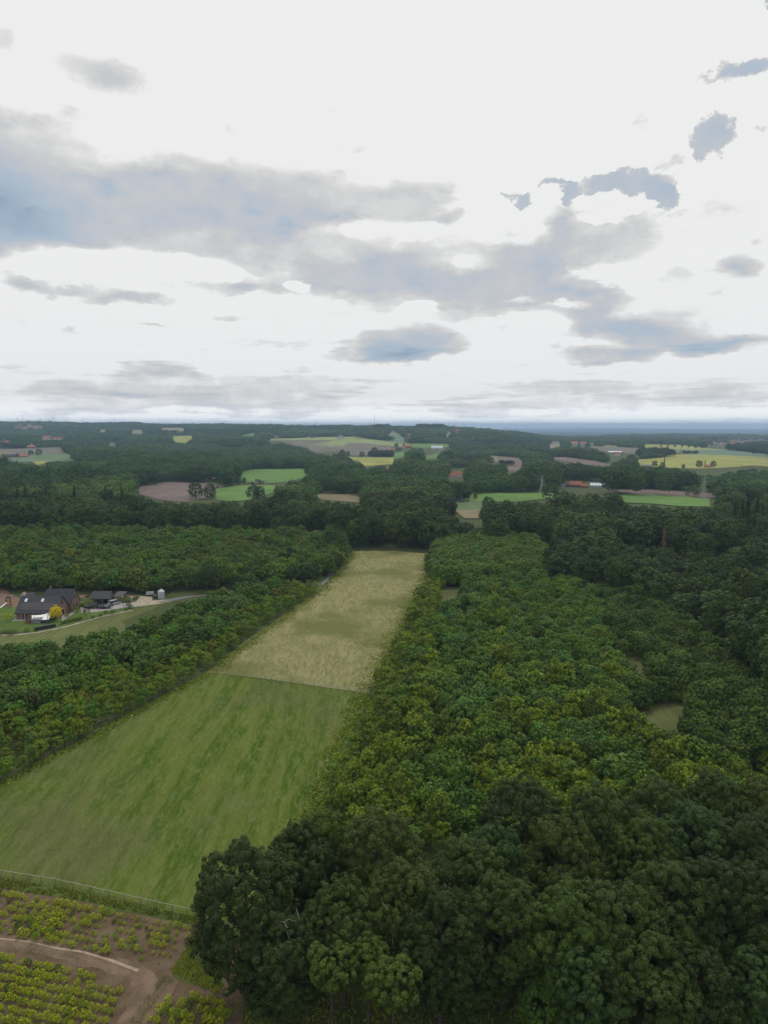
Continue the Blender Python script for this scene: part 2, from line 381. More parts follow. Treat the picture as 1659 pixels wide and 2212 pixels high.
M['alloy'] = flat('alloy_rim', (.5, .5, .5), .35, .05, 3, .6); M['stone'] = flat('garden_stone', (.33, .29, .24), .9, .3, 1.5); M['turbine'] = flat('white_turbine_paint', (.75, .76, .78), .5, .03, 1)
M['planter'] = flat('anthracite_wall', (.035, .038, .05), .7, .2, 1); M['lamp'] = flat('headlight_glass', (.7, .7, .7), .1, .02, 1, .6); M['terrace'] = flat('grey_terrace_boards', (.22, .22, .23), .8, .15, 1.5)

# ------------------------------------------------------------------ mesh helpers
def link(name, me, parent=None, m=None):
    o = bpy.data.objects.new(name, me); COL.objects.link(o)
    if parent is not None: o.parent = parent
    if m is not None and me is not None and not me.materials: me.materials.append(m)
    return o
def props(o, label, cat=None, group=None, kind=None):
    if label: o['label'] = label
    if cat: o['category'] = cat
    if group: o['group'] = group
    if kind: o['kind'] = kind
    return o
def thing(name, label, cat, loc, rz=0.0, group=None):
    o = link(name, None); o.location = loc; o.rotation_euler.z = rz; o.empty_display_size = .3
    return props(o, label, cat, group)
class MB:
    def __init__(s): s.v = []; s.f = []
    def add(s, vs, fs):
        k = len(s.v); s.v += [tuple(p) for p in vs]; s.f += [tuple(i + k for i in f) for f in fs]; return s
    def box(s, x0, x1, y0, y1, z0, z1):
        return s.add([(x0, y0, z0), (x1, y0, z0), (x1, y1, z0), (x0, y1, z0), (x0, y0, z1), (x1, y0, z1), (x1, y1, z1), (x0, y1, z1)],
                     [(0, 3, 2, 1), (4, 5, 6, 7), (0, 1, 5, 4), (1, 2, 6, 5), (2, 3, 7, 6), (3, 0, 4, 7)])
    def tube(s, pts, rad, n=6, cap=True):
        pts = [Vector(p) for p in pts]; k = len(s.v); rings = []
        for i, p in enumerate(pts):
            d = (pts[min(i + 1, len(pts) - 1)] - pts[max(i - 1, 0)]).normalized()
            a = d.orthogonal().normalized() if i == 0 else (a - d * a.dot(d)).normalized()
            b = d.cross(a); r = rad[i] if isinstance(rad, (list, tuple)) else rad
            s.v += [tuple(p + (a * math.cos(q) + b * math.sin(q)) * r) for q in [2 * math.pi * j / n for j in range(n)]]
        for i in range(len(pts) - 1):
            for j in range(n):
                s.f.append((k + i * n + j, k + i * n + (j + 1) % n, k + (i + 1) * n + (j + 1) % n, k + (i + 1) * n + j))
        if cap:
            s.f.append(tuple(k + j for j in reversed(range(n)))); s.f.append(tuple(k + (len(pts) - 1) * n + j for j in range(n)))
        return s
    def mesh(s, name):
        me = bpy.data.meshes.new(name); me.from_pydata(s.v, [], s.f); me.update(); return me
    def build(s, name, m, parent=None): return link(name, s.mesh(name), parent, m)
def fastmesh(name, V, F):
    """V (n,3) float, F (m,k) int with constant k"""
    me = bpy.data.meshes.new(name); k = F.shape[1]
    me.vertices.add(len(V)); me.vertices.foreach_set('co', V.astype(np.float32).ravel())
    me.loops.add(F.size); me.loops.foreach_set('vertex_index', F.astype(np.int32).ravel())
    me.polygons.add(len(F)); me.polygons.foreach_set('loop_start', np.arange(0, F.size, k, dtype=np.int32))
    me.update(calc_edges=True); return me
def densify(poly, step):
    out = []
    for i in range(len(poly)):
        a = np.array(poly[i]); b = np.array(poly[(i + 1) % len(poly)]); n = max(1, int(np.hypot(*(b - a)) / step))
        out += [tuple(a + (b - a) * j / n) for j in range(n)]
    return out
def wobble(poly, amp, step):
    p = densify(poly, step)
    return [(x + random.uniform(-amp, amp), y + random.uniform(-amp, amp)) for x, y in p]
def patch(name, poly, m, lift, step=None, kind='structure', amp=0.0):
    """a sheet of ground cover draped on the terrain; poly in metres"""
    xs = [p[0] for p in poly]; ys = [p[1] for p in poly]; ext = max(max(xs) - min(xs), max(ys) - min(ys))
    step = step or max(2.0, ext / 14)
    pl = wobble(poly, amp, step) if amp else densify(poly, step)
    X, Y = np.meshgrid(np.arange(min(xs), max(xs), step) + .37 * step, np.arange(min(ys), max(ys), step) + .41 * step)
    X = X.ravel(); Y = Y.ravel(); ins = inpoly(X, Y, pl)
    vs = [Vector(p) for p in pl] + [Vector((a, b)) for a, b in zip(X[ins], Y[ins])]
    n = len(pl)
    V, _, F, *_ = delaunay_2d_cdt(vs, [], [list(range(n))], 1, 1e-4)
    z = zt([v.x for v in V], [v.y for v in V]) + lift
    me = bpy.data.meshes.new(name)
    F2 = []
    for f in F:
        a, b, c = (V[i] for i in f[:3]); F2.append(tuple(f) if (b - a).cross(c - a) > 0 else tuple(reversed(f)))
    me.from_pydata([(v.x, v.y, zz) for v, zz in zip(V, z)], [], F2); me.update()
    o = link(name, me, None, m); o['kind'] = kind; return o
def ribbon(name, pts, width, m, lift):
    """a path along points in metres"""
    P_ = [Vector(p) for p in pts]; q = []
    for i in range(len(P_) - 1):
        n = max(1, int((P_[i + 1] - P_[i]).length / (1 if width < 5 else 3))); q += [P_[i].lerp(P_[i + 1], j / n) for j in range(n)]
    q.append(P_[-1]); L = []; Rr = []
    for i, p in enumerate(q):
        d = (q[min(i + 1, len(q) - 1)] - q[max(i - 1, 0)]).normalized(); nrm = Vector((-d.y, d.x)); w = width / 2 * (1 + .12 * math.sin(i * 1.7) + random.uniform(-.22, .22) * min(1, 2.2 / width))
        L.append(p + nrm * w); Rr.append(p - nrm * w)
    V = [(p.x, p.y, float(zt(p.x, p.y)) + lift) for p in L + Rr]; n = len(q)
    me = bpy.data.meshes.new(name); me.from_pydata(V, [], [(i, i + n, i + n + 1, i + 1) for i in range(n - 1)]); me.update()
    o = link(name, me, None, m); o['kind'] = 'structure'; return o
def GP(pts): return [G(u, v) for u, v in pts]

# ------------------------------------------------------------------ the ground sheet
na = 480
aa = np.linspace(-math.pi, math.pi, na, endpoint=False)
rr = np.concatenate([np.arange(0, 1500, 60)[1:], np.arange(1500, 7000, 55), np.geomspace(7000, 32000, 40)])
A, Q = np.meshgrid(aa, rr)
X = (Q * np.sin(A)).ravel(); Y = (Q * np.cos(A)).ravel()
V = np.concatenate([[[0, 0, 0]], np.stack([X, Y, zt(X, Y)], 1)])
F = []
ii = np.arange(na); jj = (ii + 1) % na
F3 = [(0, 1 + b, 1 + a) for a, b in zip(ii, jj)]
Fq = np.concatenate([np.stack([1 + k * na + ii, 1 + k * na + jj, 1 + (k + 1) * na + jj, 1 + (k + 1) * na + ii], 1) for k in range(len(rr) - 1)])
me = bpy.data.meshes.new('ground'); me.from_pydata(V.tolist(), [], F3 + Fq.tolist())
me.materials.append(M['ground']); me.materials.append(M['plain'])
ringr = np.concatenate([np.zeros(na), np.repeat(rr[:-1], na)])
me.polygons.foreach_set('material_index', (ringr > 5600).astype(np.int32)); me.update()
me.polygons.foreach_set('use_smooth', np.ones(len(me.polygons), bool))
gnd = link('ground', me); gnd['kind'] = 'structure'
if me.polygons[10].normal.z < 0: me.flip_normals()

# ------------------------------------------------------------------ near ground cover
meadow_px = [(-330, 1900), (-250, 1790), (0, 1690), (200, 1585), (448, 1453), (640, 1478), (800, 1499), (745, 1610), (700, 1740), (640, 1860), (600, 2000), (432, 1983), (230, 1935), (0, 1893)]
hay_px = [(448, 1451), (520, 1395), (620, 1325), (695, 1268), (735, 1225), (758, 1191), (850, 1190), (936, 1197), (925, 1250), (900, 1300), (850, 1400), (800, 1497), (640, 1476)]
patch('meadow', GP(meadow_px), M['meadow'], .02, 6)
patch('hay_meadow', GP(hay_px), M['hay'], .03, 8, amp=.6)
patch('verge', GP([(690, 1272), (735, 1228), (760, 1190), (700, 1205), (660, 1260)]), M['verge'], .015, 6, amp=.8)
patch('verge', GP([(-330, 1905), (0, 1896), (230, 1938), (440, 1985), (520, 2000), (450, 2010), (200, 1955), (0, 1915), (-330, 1925)]), M['verge'], .022, 3, amp=.3)
nurs_px = [(-330, 1920), (0, 1910), (200, 1950), (440, 2005), (560, 2060), (520, 2212), (560, 2330), (-300, 2330)]
patch('soil', GP(nurs_px), M['soil'], .02, 4, amp=.25)
patch('grass_patch', GP([(425, 2015), (480, 2030), (500, 2100), (470, 2150), (430, 2128), (400, 2122), (372, 2104), (398, 2060)]), M['clearing'], .035, 1, amp=.35)
ribbon('track', GP([(-200, 2010), (0, 2035), (80, 2043), (200, 2072), (290, 2098), (318, 2125), (300, 2170), (262, 2230), (240, 2300)]), 2.6, M['track'], .03)
ribbon('rut', GP([(120, 2048), (180, 2057), (240, 2075), (298, 2097)]), .4, M['sand'], .045)
ribbon('rut', GP([(0, 2028), (60, 2034), (120, 2048)]), .25, M['sand'], .045)
ribbon('track', GP([(455, 2045), (410, 2075), (370, 2120), (340, 2170), (300, 2240), (270, 2300)]), 1.8, M['track'], .026)
# house plot
def z7(x, y): return ((x / 5.53) / 1.5552, (1980 + y / 5.53) / 1.5552)
def z8(x, y): return ((270 + x / 5.027) / 1.5552, (1980 + y / 5.027) / 1.5552)
patch('lawn', GP([(-120, 1300), z7(0, 330), z7(330, 320), z7(900, 330), z7(1400, 350), z8(380, 330), z8(800, 310), z8(850, 350), z8(400, 440), z8(100, 520), z7(1200, 690), z7(650, 780), z7(0, 800), (-120, 1395)]), M['lawn'], .02, 4)
patch('paving', GP([z7(1150, 590), z7(1390, 440), z7(1480, 300), z7(1320, 290), z7(1240, 360), z7(1140, 460)]), M['paving'], .035, 3)
patch('paving', GP([z7(215, 590), z7(300, 525), z7(560, 555), z7(560, 580)]), M['paving'], .035, 2)
patch('driveway', GP([z8(0, 305), z8(110, 310), z8(200, 240), z8(640, 230), z8(830, 235), z8(950, 200), z8(880, 310), z8(760, 305), z8(500, 350), z8(200, 388), z8(100, 390), z8(20, 400)]), M['paving'], .036, 3)
patch('gravel_yard', GP([z8(960, 190), z8(990, 110), z8(1220, 130), z8(1200, 190), z8(1600, 160), z8(1620, 175), z8(1340, 245), z8(1100, 275), z8(900, 300)]), M['gravel'], .03, 3, amp=.3)
ribbon('track', GP([z8(1340, 220), z8(1600, 165), (400, 1290), (470, 1283), (560, 1272), (650, 1262), (700, 1262), (712, 1250), (716, 1238)]), 3.0, M['asphalt'], .045)
patch('rough_grass', GP([z8(870, 340), z8(1100, 280), z8(1340, 262), z8(1250, 330), z8(900, 450), z8(700, 540), (300, 1392), (130, 1432), (0, 1446), (-120, 1455), (-120, 1392), z7(30, 850), z7(700, 800), z7(1240, 690), z8(100, 545), z8(450, 450)]), M['clearing'], .018, 4)
ribbon('gravel_edge', GP([z8(880, 350), z8(400, 450), z8(0, 560), z7(1240, 690), z7(700, 800), z7(330, 840), z7(30, 850)]), 1.2, M['gravel'], .04)
patch('soil_bank', GP([(-100, 1262), (0, 1268), z7(390, 180), z7(330, 330), z7(0, 335), (-100, 1300)]), M['track'], .025, 3, amp=.3)
ribbon('soil_bank', GP([z7(1290, 120), z7(1659, 130), z8(150, 115)]), 4, M['track'], .025)
ribbon('soil_bank', GP([z8(520, 95), z8(750, 105), z8(1000, 115)]), 3, M['track'], .025)
for pg in ([(1365, 1540), (1400, 1522), (1450, 1515), (1495, 1525), (1488, 1560), (1475, 1590), (1430, 1590), (1385, 1572)],
           [(1335, 1410), (1365, 1395), (1392, 1420), (1400, 1480), (1370, 1460), (1345, 1445)], [(935, 1272), (1002, 1262), (995, 1290), (945, 1310)], [(930, 1390), (955, 1395), (960, 1440), (935, 1440)]):
    patch('clearing_grass', GP(pg), M['clearing'], .02, 2, amp=.8)

# ------------------------------------------------------------------ far fields: outlines as they lie in the landscape
def c1(x, y): return (x * .3488, 887.3 + y * .3488)
def c2(x, y): return (546.6 + x * .3488, 887.3 + y * .3488)
def c3(x, y): return (1080.2 + x * .3488, 887.3 + y * .3488)
FIELDS = [
 ('f_grey', [c1(-60, 240), c1(200, 232), c1(390, 225), c1(388, 258), c1(240, 262), c1(-60, 260)]),
 ('f_crop', [c1(240, 263), c1(390, 260), c1(430, 272), c1(480, 292), c1(330, 306), c1(200, 300), c1(90, 290), c1(150, 280)]),
 ('f_yellow', [c1(-60, 262), c1(80, 262), c1(90, 270), c1(-60, 272)]), ('f_yellow', [c1(205, 311), c1(320, 312), c1(240, 328)]), ('f_teal', [c1(60, 291), c1(200, 290), c1(260, 302), c1(100, 306)]),
 ('f_teal', [c1(175, 198), c1(215, 198), c1(215, 222), c1(175, 222)]), ('f_yellow', [c1(1060, 158), c1(1200, 155), c1(1190, 172), c1(1150, 190), c1(1090, 185)]),
 ('f_green', [c1(1480, 152), c1(1592, 130), c1(1560, 152)]), ('f_tan', [c1(810, 120), c1(890, 118), c1(880, 132), c1(815, 132)]), ('f_tan', [c1(995, 107), c1(1140, 105), c1(1145, 120), c1(1000, 117)]), ('f_tan', [c1(610, 118), c1(660, 116), c1(655, 124), c1(612, 125)]), ('f_teal', [c1(665, 198), c1(725, 198), c1(715, 213), c1(680, 212)]),
 ('f_brown', [(286, 1060), (308, 1050), (330, 1047), (362, 1041), (400, 1042), (487, 1049), (470, 1058), (440, 1075), (400, 1082), (350, 1078)]),
 ('f_green', [(512, 1023), (545, 1014), (662, 1012.5), (668, 1022), (650, 1030), (628, 1036), (600, 1040), (572, 1042), (516, 1037)]),
 ('f_green', [(468, 1058), (500, 1050), (523, 1049), (590, 1049), (594, 1062), (567, 1069), (535, 1078), (509, 1080), (471, 1078)]),
 ('f_tan', [c2(380, 512), c2(640, 520), c2(672, 540), c2(650, 562), c2(480, 548), c2(385, 538)]),
 ('f_pale', [c2(80, 176), c2(450, 163), c2(640, 160), c2(800, 185), c2(975, 198), c2(975, 216), c2(850, 212), c2(600, 193), c2(480, 183), c2(100, 186)]),
 ('f_grey', [c2(170, 189), c2(480, 185), c2(440, 197), c2(310, 210), c2(240, 198)]),
 ('f_pale', [c2(312, 211), c2(440, 198), c2(490, 186), c2(600, 196), c2(565, 218)]),
 ('f_grey', [c2(320, 214), c2(562, 220), c2(602, 197), c2(850, 216), c2(845, 246), c2(780, 256), c2(620, 272), c2(560, 240), c2(400, 250)]),
 ('f_teal', [c2(805, 155), c2(900, 140), c2(935, 168), c2(930, 192), c2(870, 186), c2(810, 166)]), ('f_tan', [c2(845, 125), c2(880, 123), c2(890, 140), c2(850, 142)]),
 ('f_yellow', [c2(540, 283), c2(660, 290), c2(867, 290), c2(855, 322), c2(700, 335), c2(665, 305)]), ('f_green', [c2(872, 262), c2(952, 256), c2(945, 280), c2(880, 287)]), ('f_green', [c2(1040, 280), c2(1150, 262), c2(1160, 285), c2(1060, 292)]),
 ('f_green', [c2(975, 203), c2(1200, 206), c2(1255, 217), c2(1060, 222), c2(985, 216)]), ('f_tan', [c2(1190, 135), c2(1215, 133), c2(1212, 157), c2(1192, 157)]), ('f_yellow', [c2(1300, 312), c2(1352, 312), c2(1350, 325), c2(1305, 325)]),
 ('f_tan', [c2(1450, 278), c2(1530, 285), c2(1530, 312), c2(1480, 305)]), ('f_brown', [c2(1532, 285), c2(1640, 290), c2(1680, 318), c2(1680, 350), c2(1600, 325), c2(1532, 310)]), ('f_brown', [c2(1560, 342), c2(1650, 350), c2(1640, 372), c2(1570, 366)]),
 ('f_crop', [(968, 1098), (1005, 1080), (1014, 1084), (1062, 1080), (1035, 1095), (1035, 1102), (1000, 1104)]), ('f_tan', [(985, 1103), (1035, 1102), (1035, 1118), (1005, 1118)]),
 ('f_green', [(1006, 1077), (1012, 1069), (1060, 1066), (1120, 1065), (1200, 1066), (1190, 1074), (1110, 1082), (1060, 1081), (1020, 1080)]),
 ('f_brown', [c3(655, 483), c3(1000, 492), c3(1330, 508), c3(1330, 533), c3(1000, 522), c3(760, 517), c3(740, 500)]), ('f_green', [c3(755, 520), c3(1000, 525), c3(1290, 548), c3(1290, 588), c3(1100, 585), c3(950, 570), c3(775, 562)]),
 ('f_yellow', [c3(860, 305), c3(1000, 292), c3(1080, 265), c3(1400, 268), c3(1680, 286), c3(1680, 340), c3(1560, 330), c3(1400, 345), c3(1240, 352), c3(1040, 345), c3(870, 332)]),
 ('f_teal', [c3(1060, 230), c3(1390, 240), c3(1680, 270), c3(1680, 285), c3(1400, 267), c3(1082, 262)]), ('f_yellow', [c3(890, 208), c3(1110, 213), c3(1390, 235), c3(1060, 229), c3(890, 224)]),
 ('f_grey', [c3(545, 218), c3(875, 232), c3(850, 262), c3(640, 246)]), ('f_brown', [c3(300, 290), c3(410, 288), c3(560, 308), c3(690, 330), c3(700, 346), c3(480, 318), c3(310, 299)]), ('f_brown', [c3(-10, 284), c3(100, 290), c3(127, 335), c3(-10, 318)]),
 ('f_tan', [c3(300, 208), c3(410, 206), c3(330, 225), c3(305, 224)]), ('f_tan', [c3(640, 211), c3(725, 209), c3(720, 217), c3(645, 219)]),
]
for k, (mk, pg) in enumerate(FIELDS):
    cu = sum(p[0] for p in pg) / len(pg); cv = sum(p[1] for p in pg) / len(pg)
    w = GP([(p[0] + (2.5 if p[0] > cu else -2.5), p[1] + (3.5 if p[1] > cv else 0)) for p in pg]); patch('field', w, M[mk], .35 + .01 * k, max(14, min(60, (w[0][1]) * .03)))
ribbon('road', GP([(958, 1096), (975, 1091), (990, 1085), (1001, 1076), (1005, 1068)]), 7, M['asphalt'], .9)
VIS = [pg for _, pg in FIELDS]
HOUSE_CLEAR = [[(-200, 1262), z7(380, 60), z7(1290, 60), z8(150, 60), z8(700, 80), z8(1000, 90), z8(1200, 60), z8(1400, 60), (425, 1272), (440, 1292), (400, 1302), z8(1340, 262), z8(1250, 330), z8(900, 460), z8(500, 600), z7(1500, 850), z7(1100, 940), z7(300, 930), (-200, 1420)]]

# ------------------------------------------------------------------ crowns made of many small leaf faces
def fib(n, zmin=-1.0):
    i = np.arange(n) + .5; z = 1 - (1 - zmin) * i / n; ph = math.pi * (1 + 5 ** .5) * i; r = np.sqrt(np.maximum(0, 1 - z * z))
    return np.stack([r * np.cos(ph), r * np.sin(ph), z], 1)
def unit(a): return a / np.maximum(np.linalg.norm(a, axis=-1, keepdims=True), 1e-9)
def leaves(C, N, size, seed, aspect=.7, rnd=.38):
    """a small pointed quad at every centre C, facing about N"""
    r = np.random.default_rng(seed); n = len(C)
    N = unit(N + r.normal(0, rnd, (n, 3))); T = unit(np.cross(N, r.normal(0, 1, (n, 3)))); B = np.cross(N, T)
    s = size * r.uniform(.6, 1.35, (n, 1))
    V = np.stack([C - T * s * .5, C + B * s * .5 * aspect + T * s * .08 - N * s * .10, C + T * s * .6, C - B * s * .5 * aspect + T * s * .08 - N * s * .10], 1).reshape(-1, 3)
    return V, np.arange(4 * n).reshape(n, 4)
def crown_pts(seed, RX, RZ, zc, n1, r1, n2, r2, n3, zmin=-.55, jitter=.14, top=1.0):
    """lobes on an ellipsoid, tufts on every lobe, leaves on every tuft"""
    r = np.random.default_rng(seed)
    d1 = unit(fib(n1, zmin) + r.normal(0, jitter, (n1, 3)))
    ax = np.array([RX, RX, RZ]); q = Matrix.Rotation(r.uniform(0, 6.28), 3, 'Z'); d1 = d1 @ np.array(q).T
    sh = r.uniform(.64, .80, (n1, 1)); c1_ = d1 * ax * sh; c1_[:, 2] *= np.where(d1[:, 2] > 0, top, 1)
    rl = r1 * RX * r.uniform(.72, 1.22, n1)
    C = []; N = []
    for c, d, rad in zip(c1_, d1, rl):
        d2 = unit(fib(n2, -.35) + r.normal(0, .2, (n2, 3)))
        z = d; x = unit(np.cross(z, [.3, .2, 1.0])); y = np.cross(z, x); d2 = d2 @ np.stack([x, y, z])
        c2_ = c + d2 * rad * r.uniform(.72, 1.08, (n2, 1)) * np.array([1, 1, .85]); r2_ = r2 * RX * r.uniform(.7, 1.3, n2)
        d3 = unit(r.normal(0, 1, (n2, n3, 3)) + d2[:, None, :] * .9)
        C.append((c2_[:, None, :] + d3 * r2_[:, None, None] * r.uniform(.72, 1.08, (n2, n3, 1))).reshape(-1, 3)); N.append((d3 + d2[:, None, :] * .3 + np.array([0, 0, .35])).reshape(-1, 3))
    C = np.concatenate(C); N = np.concatenate(N); C[:, 2] += zc
    return C, N
def core(RX, RZ, zc, seed, k=.62):
    bm = bmesh.new(); bmesh.ops.create_icosphere(bm, subdivisions=1, radius=1.0); r = random.Random(seed)
    V = np.array([[v.co.x * RX * k * r.uniform(.8, 1.1), v.co.y * RX * k * r.uniform(.8, 1.1), v.co.z * RZ * k * r.uniform(.8, 1.05) + zc] for v in bm.verts]); F = np.array([[l.index for l in f.verts] + [f.verts[2].index] for f in bm.faces]); bm.free()
    return V, F
def crown_mesh(name, seed, RX, RZ, zc, n1, r1, n2, r2, n3, leaf, mat, zmin=-.55, aspect=.7, top=1.0, inner=0.62):
    C, N = crown_pts(seed, RX, RZ, zc, n1, r1, n2, r2, n3, zmin, top=top)
    V, F = leaves(C, N, leaf, seed, aspect)
    if inner:      # uneven leaf-coloured blobs added inside the crown to stop light showing through
        for k, (ox, oz) in enumerate(((0, 0), (.24, .1), (-.2, -.12), (.05, .3))):
            Vc, Fc = core(RX * (1 if k == 0 else .7), RZ * (1 if k == 0 else .6), zc + oz * RZ, seed + k, inner); Vc[:, 0] += ox * RX; Vc[:, 1] += (oz - .1) * RX
            F = np.concatenate([F, Fc + len(V)]); V = np.concatenate([V, Vc])
    me = fastmesh(name, V, F); me.validate(); me.materials.append(mat); return me
def conifer_mesh(name, seed, R0, Hh, z0, tiers, n, leaf, mat, droop=.15):
    r = np.random.default_rng(seed); h = r.uniform(0, 1, n) ** 1.25; tier = np.floor(h * tiers) / tiers; fr = h * tiers - np.floor(h * tiers)
    rad = R0 * (1 - tier) ** .85 * (1 - .45 * fr) * (1 - .25 * r.uniform(0, 1, n) ** 2); a = r.uniform(0, 2 * np.pi, n); arm = np.cos(a * 7 + tier * 40 + seed) * .22 + .88
    rho = rad * arm * np.sqrt(r.uniform(.25, 1, n)); C = np.stack([rho * np.cos(a), rho * np.sin(a), z0 + h * Hh - droop * rho], 1); N = np.stack([np.cos(a) * .7, np.sin(a) * .7, .7 + 0 * a], 1)
    V, F = leaves(C, N, leaf, seed, .5); me = fastmesh(name, V, F); me.materials.append(mat); return me
def trunk_mesh(name, h, r0, limbs, spread, seed, lift=.45):
    r = random.Random(seed); m = MB(); top = h * .82
    pts = [(0, 0, -.4), (r.uniform(-.1, .1), r.uniform(-.1, .1), h * .18), (r.uniform(-.3, .3), r.uniform(-.3, .3), h * .45), (r.uniform(-.5, .5), r.uniform(-.5, .5), top)]
    m.tube(pts, [r0 * 1.35, r0, r0 * .7, r0 * .18], 8)
    for i in range(limbs):
        a = i * 2.4 + r.uniform(-.4, .4); z = h * (lift - .12 + .4 * i / max(1, limbs)); sp = spread * r.uniform(.55, .95)
        p0 = Vector((0, 0, z)); p2 = Vector((math.cos(a) * sp, math.sin(a) * sp, z + sp * r.uniform(.35, .9))); p1 = p0.lerp(p2, .5) + Vector((0, 0, -.08 * sp))
        m.tube([p0, p1, p2], [r0 * .42, r0 * .28, r0 * .07], 5)
    me = m.mesh(name); me.materials.append(M['bark']); return me

BIG = {}   # kind -> list of (crown mesh, trunk mesh, height, radius)
def big(kind, i, h, RX, RZ, zc, n1, r1, n2, r2, n3, leaf, mat='leaf', **k):
    BIG.setdefault(kind, []).append((crown_mesh('crown_of_' + kind, 100 * len(BIG) + i, RX, RZ, zc, n1, r1, n2, r2, n3, leaf, M[mat], **k), trunk_mesh('trunk_of_' + kind, h, .045 * RX + .12, 6, RX * .8, i), h, RX))
for i in range(4): big('oak', i, 20, 6.3, 8.8, 10.8, 52, .25, 14, .082, 112, .19, zmin=-.85, inner=.5)
for i in range(2): big('ash', i, 20, 5.6, 8.8, 10.8, 50, .25, 13, .092, 112, .20, aspect=.55, zmin=-.85, inner=.5)
for i in range(2): big('bough', i, 13.6, 2.7, 2.5, 11.0, 20, .32, 10, .12, 90, .18, zmin=-.8)
for i in range(3): big('mid_oak', i, 20, 5.9, 8.6, 10.8, 20, .36, 10, .14, 34, .46, zmin=-.8)
for i in range(2): big('mid_birch', i, 18, 3.6, 7.6, 10.4, 22, .33, 8, .15, 26, .36, aspect=.45, zmin=-.9)
for i in range(4): big('far_broad', i, 19, 6.0, 8.6, 9.6, 14, .42, 9, .17, 20, .75, zmin=-.6)
BIG['spruce'] = [(conifer_mesh('crown_of_spruce', 5 + i, 3.4, 20, 2.2, 13, 6500, .42, M['leaf']), trunk_mesh('trunk_of_spruce', 21, .28, 0, 1, i), 22, 3.4) for i in range(2)]
BIG['far_spruce'] = [(conifer_mesh('crown_of_far_spruce', 15, 3.4, 20, 1.5, 9, 900, .9, M['leaf']), BIG['spruce'][0][1], 21, 3.4)]
BIG['far_poplar'] = [(crown_mesh('crown_of_far_poplar', 31 + i, 3.2, 8.5, 10, 16, .40, 6, .2, 11, .8, M['leaf'], zmin=-.9), BIG['mid_birch'][0][1], 19, 3.2) for i in range(2)]
YOUNG = [(crown_mesh('crown_of_young_tree', 60 + i, 1.55, 1.75, 1.9, 13, .40, 7, .17, 22, .25, M['leaf_young'], zmin=-.5, aspect=.55, top=1.15), trunk_mesh('trunk_of_young_tree', 3.2, .06, 4, 1.1, i, .4), 3.6, 1.55) for i in range(4)]
YSPIKY = [(crown_mesh('crown_of_young_tree', 80 + i, 1.25, 2.1, 2.2, 12, .36, 6, .17, 22, .24, M['leaf_young'], zmin=-.5, aspect=.45, top=1.2), trunk_mesh('trunk_of_young_tree', 3.8, .06, 4, 1.0, i + 9, .4), 4.4, 1.25) for i in range(3)]
NURS = []
for i in range(5):
    me = crown_mesh('nursery_conifer', 200 + i, .46, .50, .46, 9, .42, 5, .2, 16, .13, M['needle'], zmin=-.6, aspect=.45, top=1.25)
    NURS.append(me)

TREE_N = [0]
def tree(name, proto, x, y, s, rz, tint, label, cat, group=None, sz=1.0, zb=None):
    cm, tm, h, r_ = proto; z = float(zt(x, y)) if zb is None else zb
    o = thing(name, label, cat, (x, y, z - .02), rz, group); o.scale = (s, s, s * sz)
    c = link('crown', cm, o); c['tint'] = tuple(tint) + (1.0,); link('trunk', tm, o)
    return o
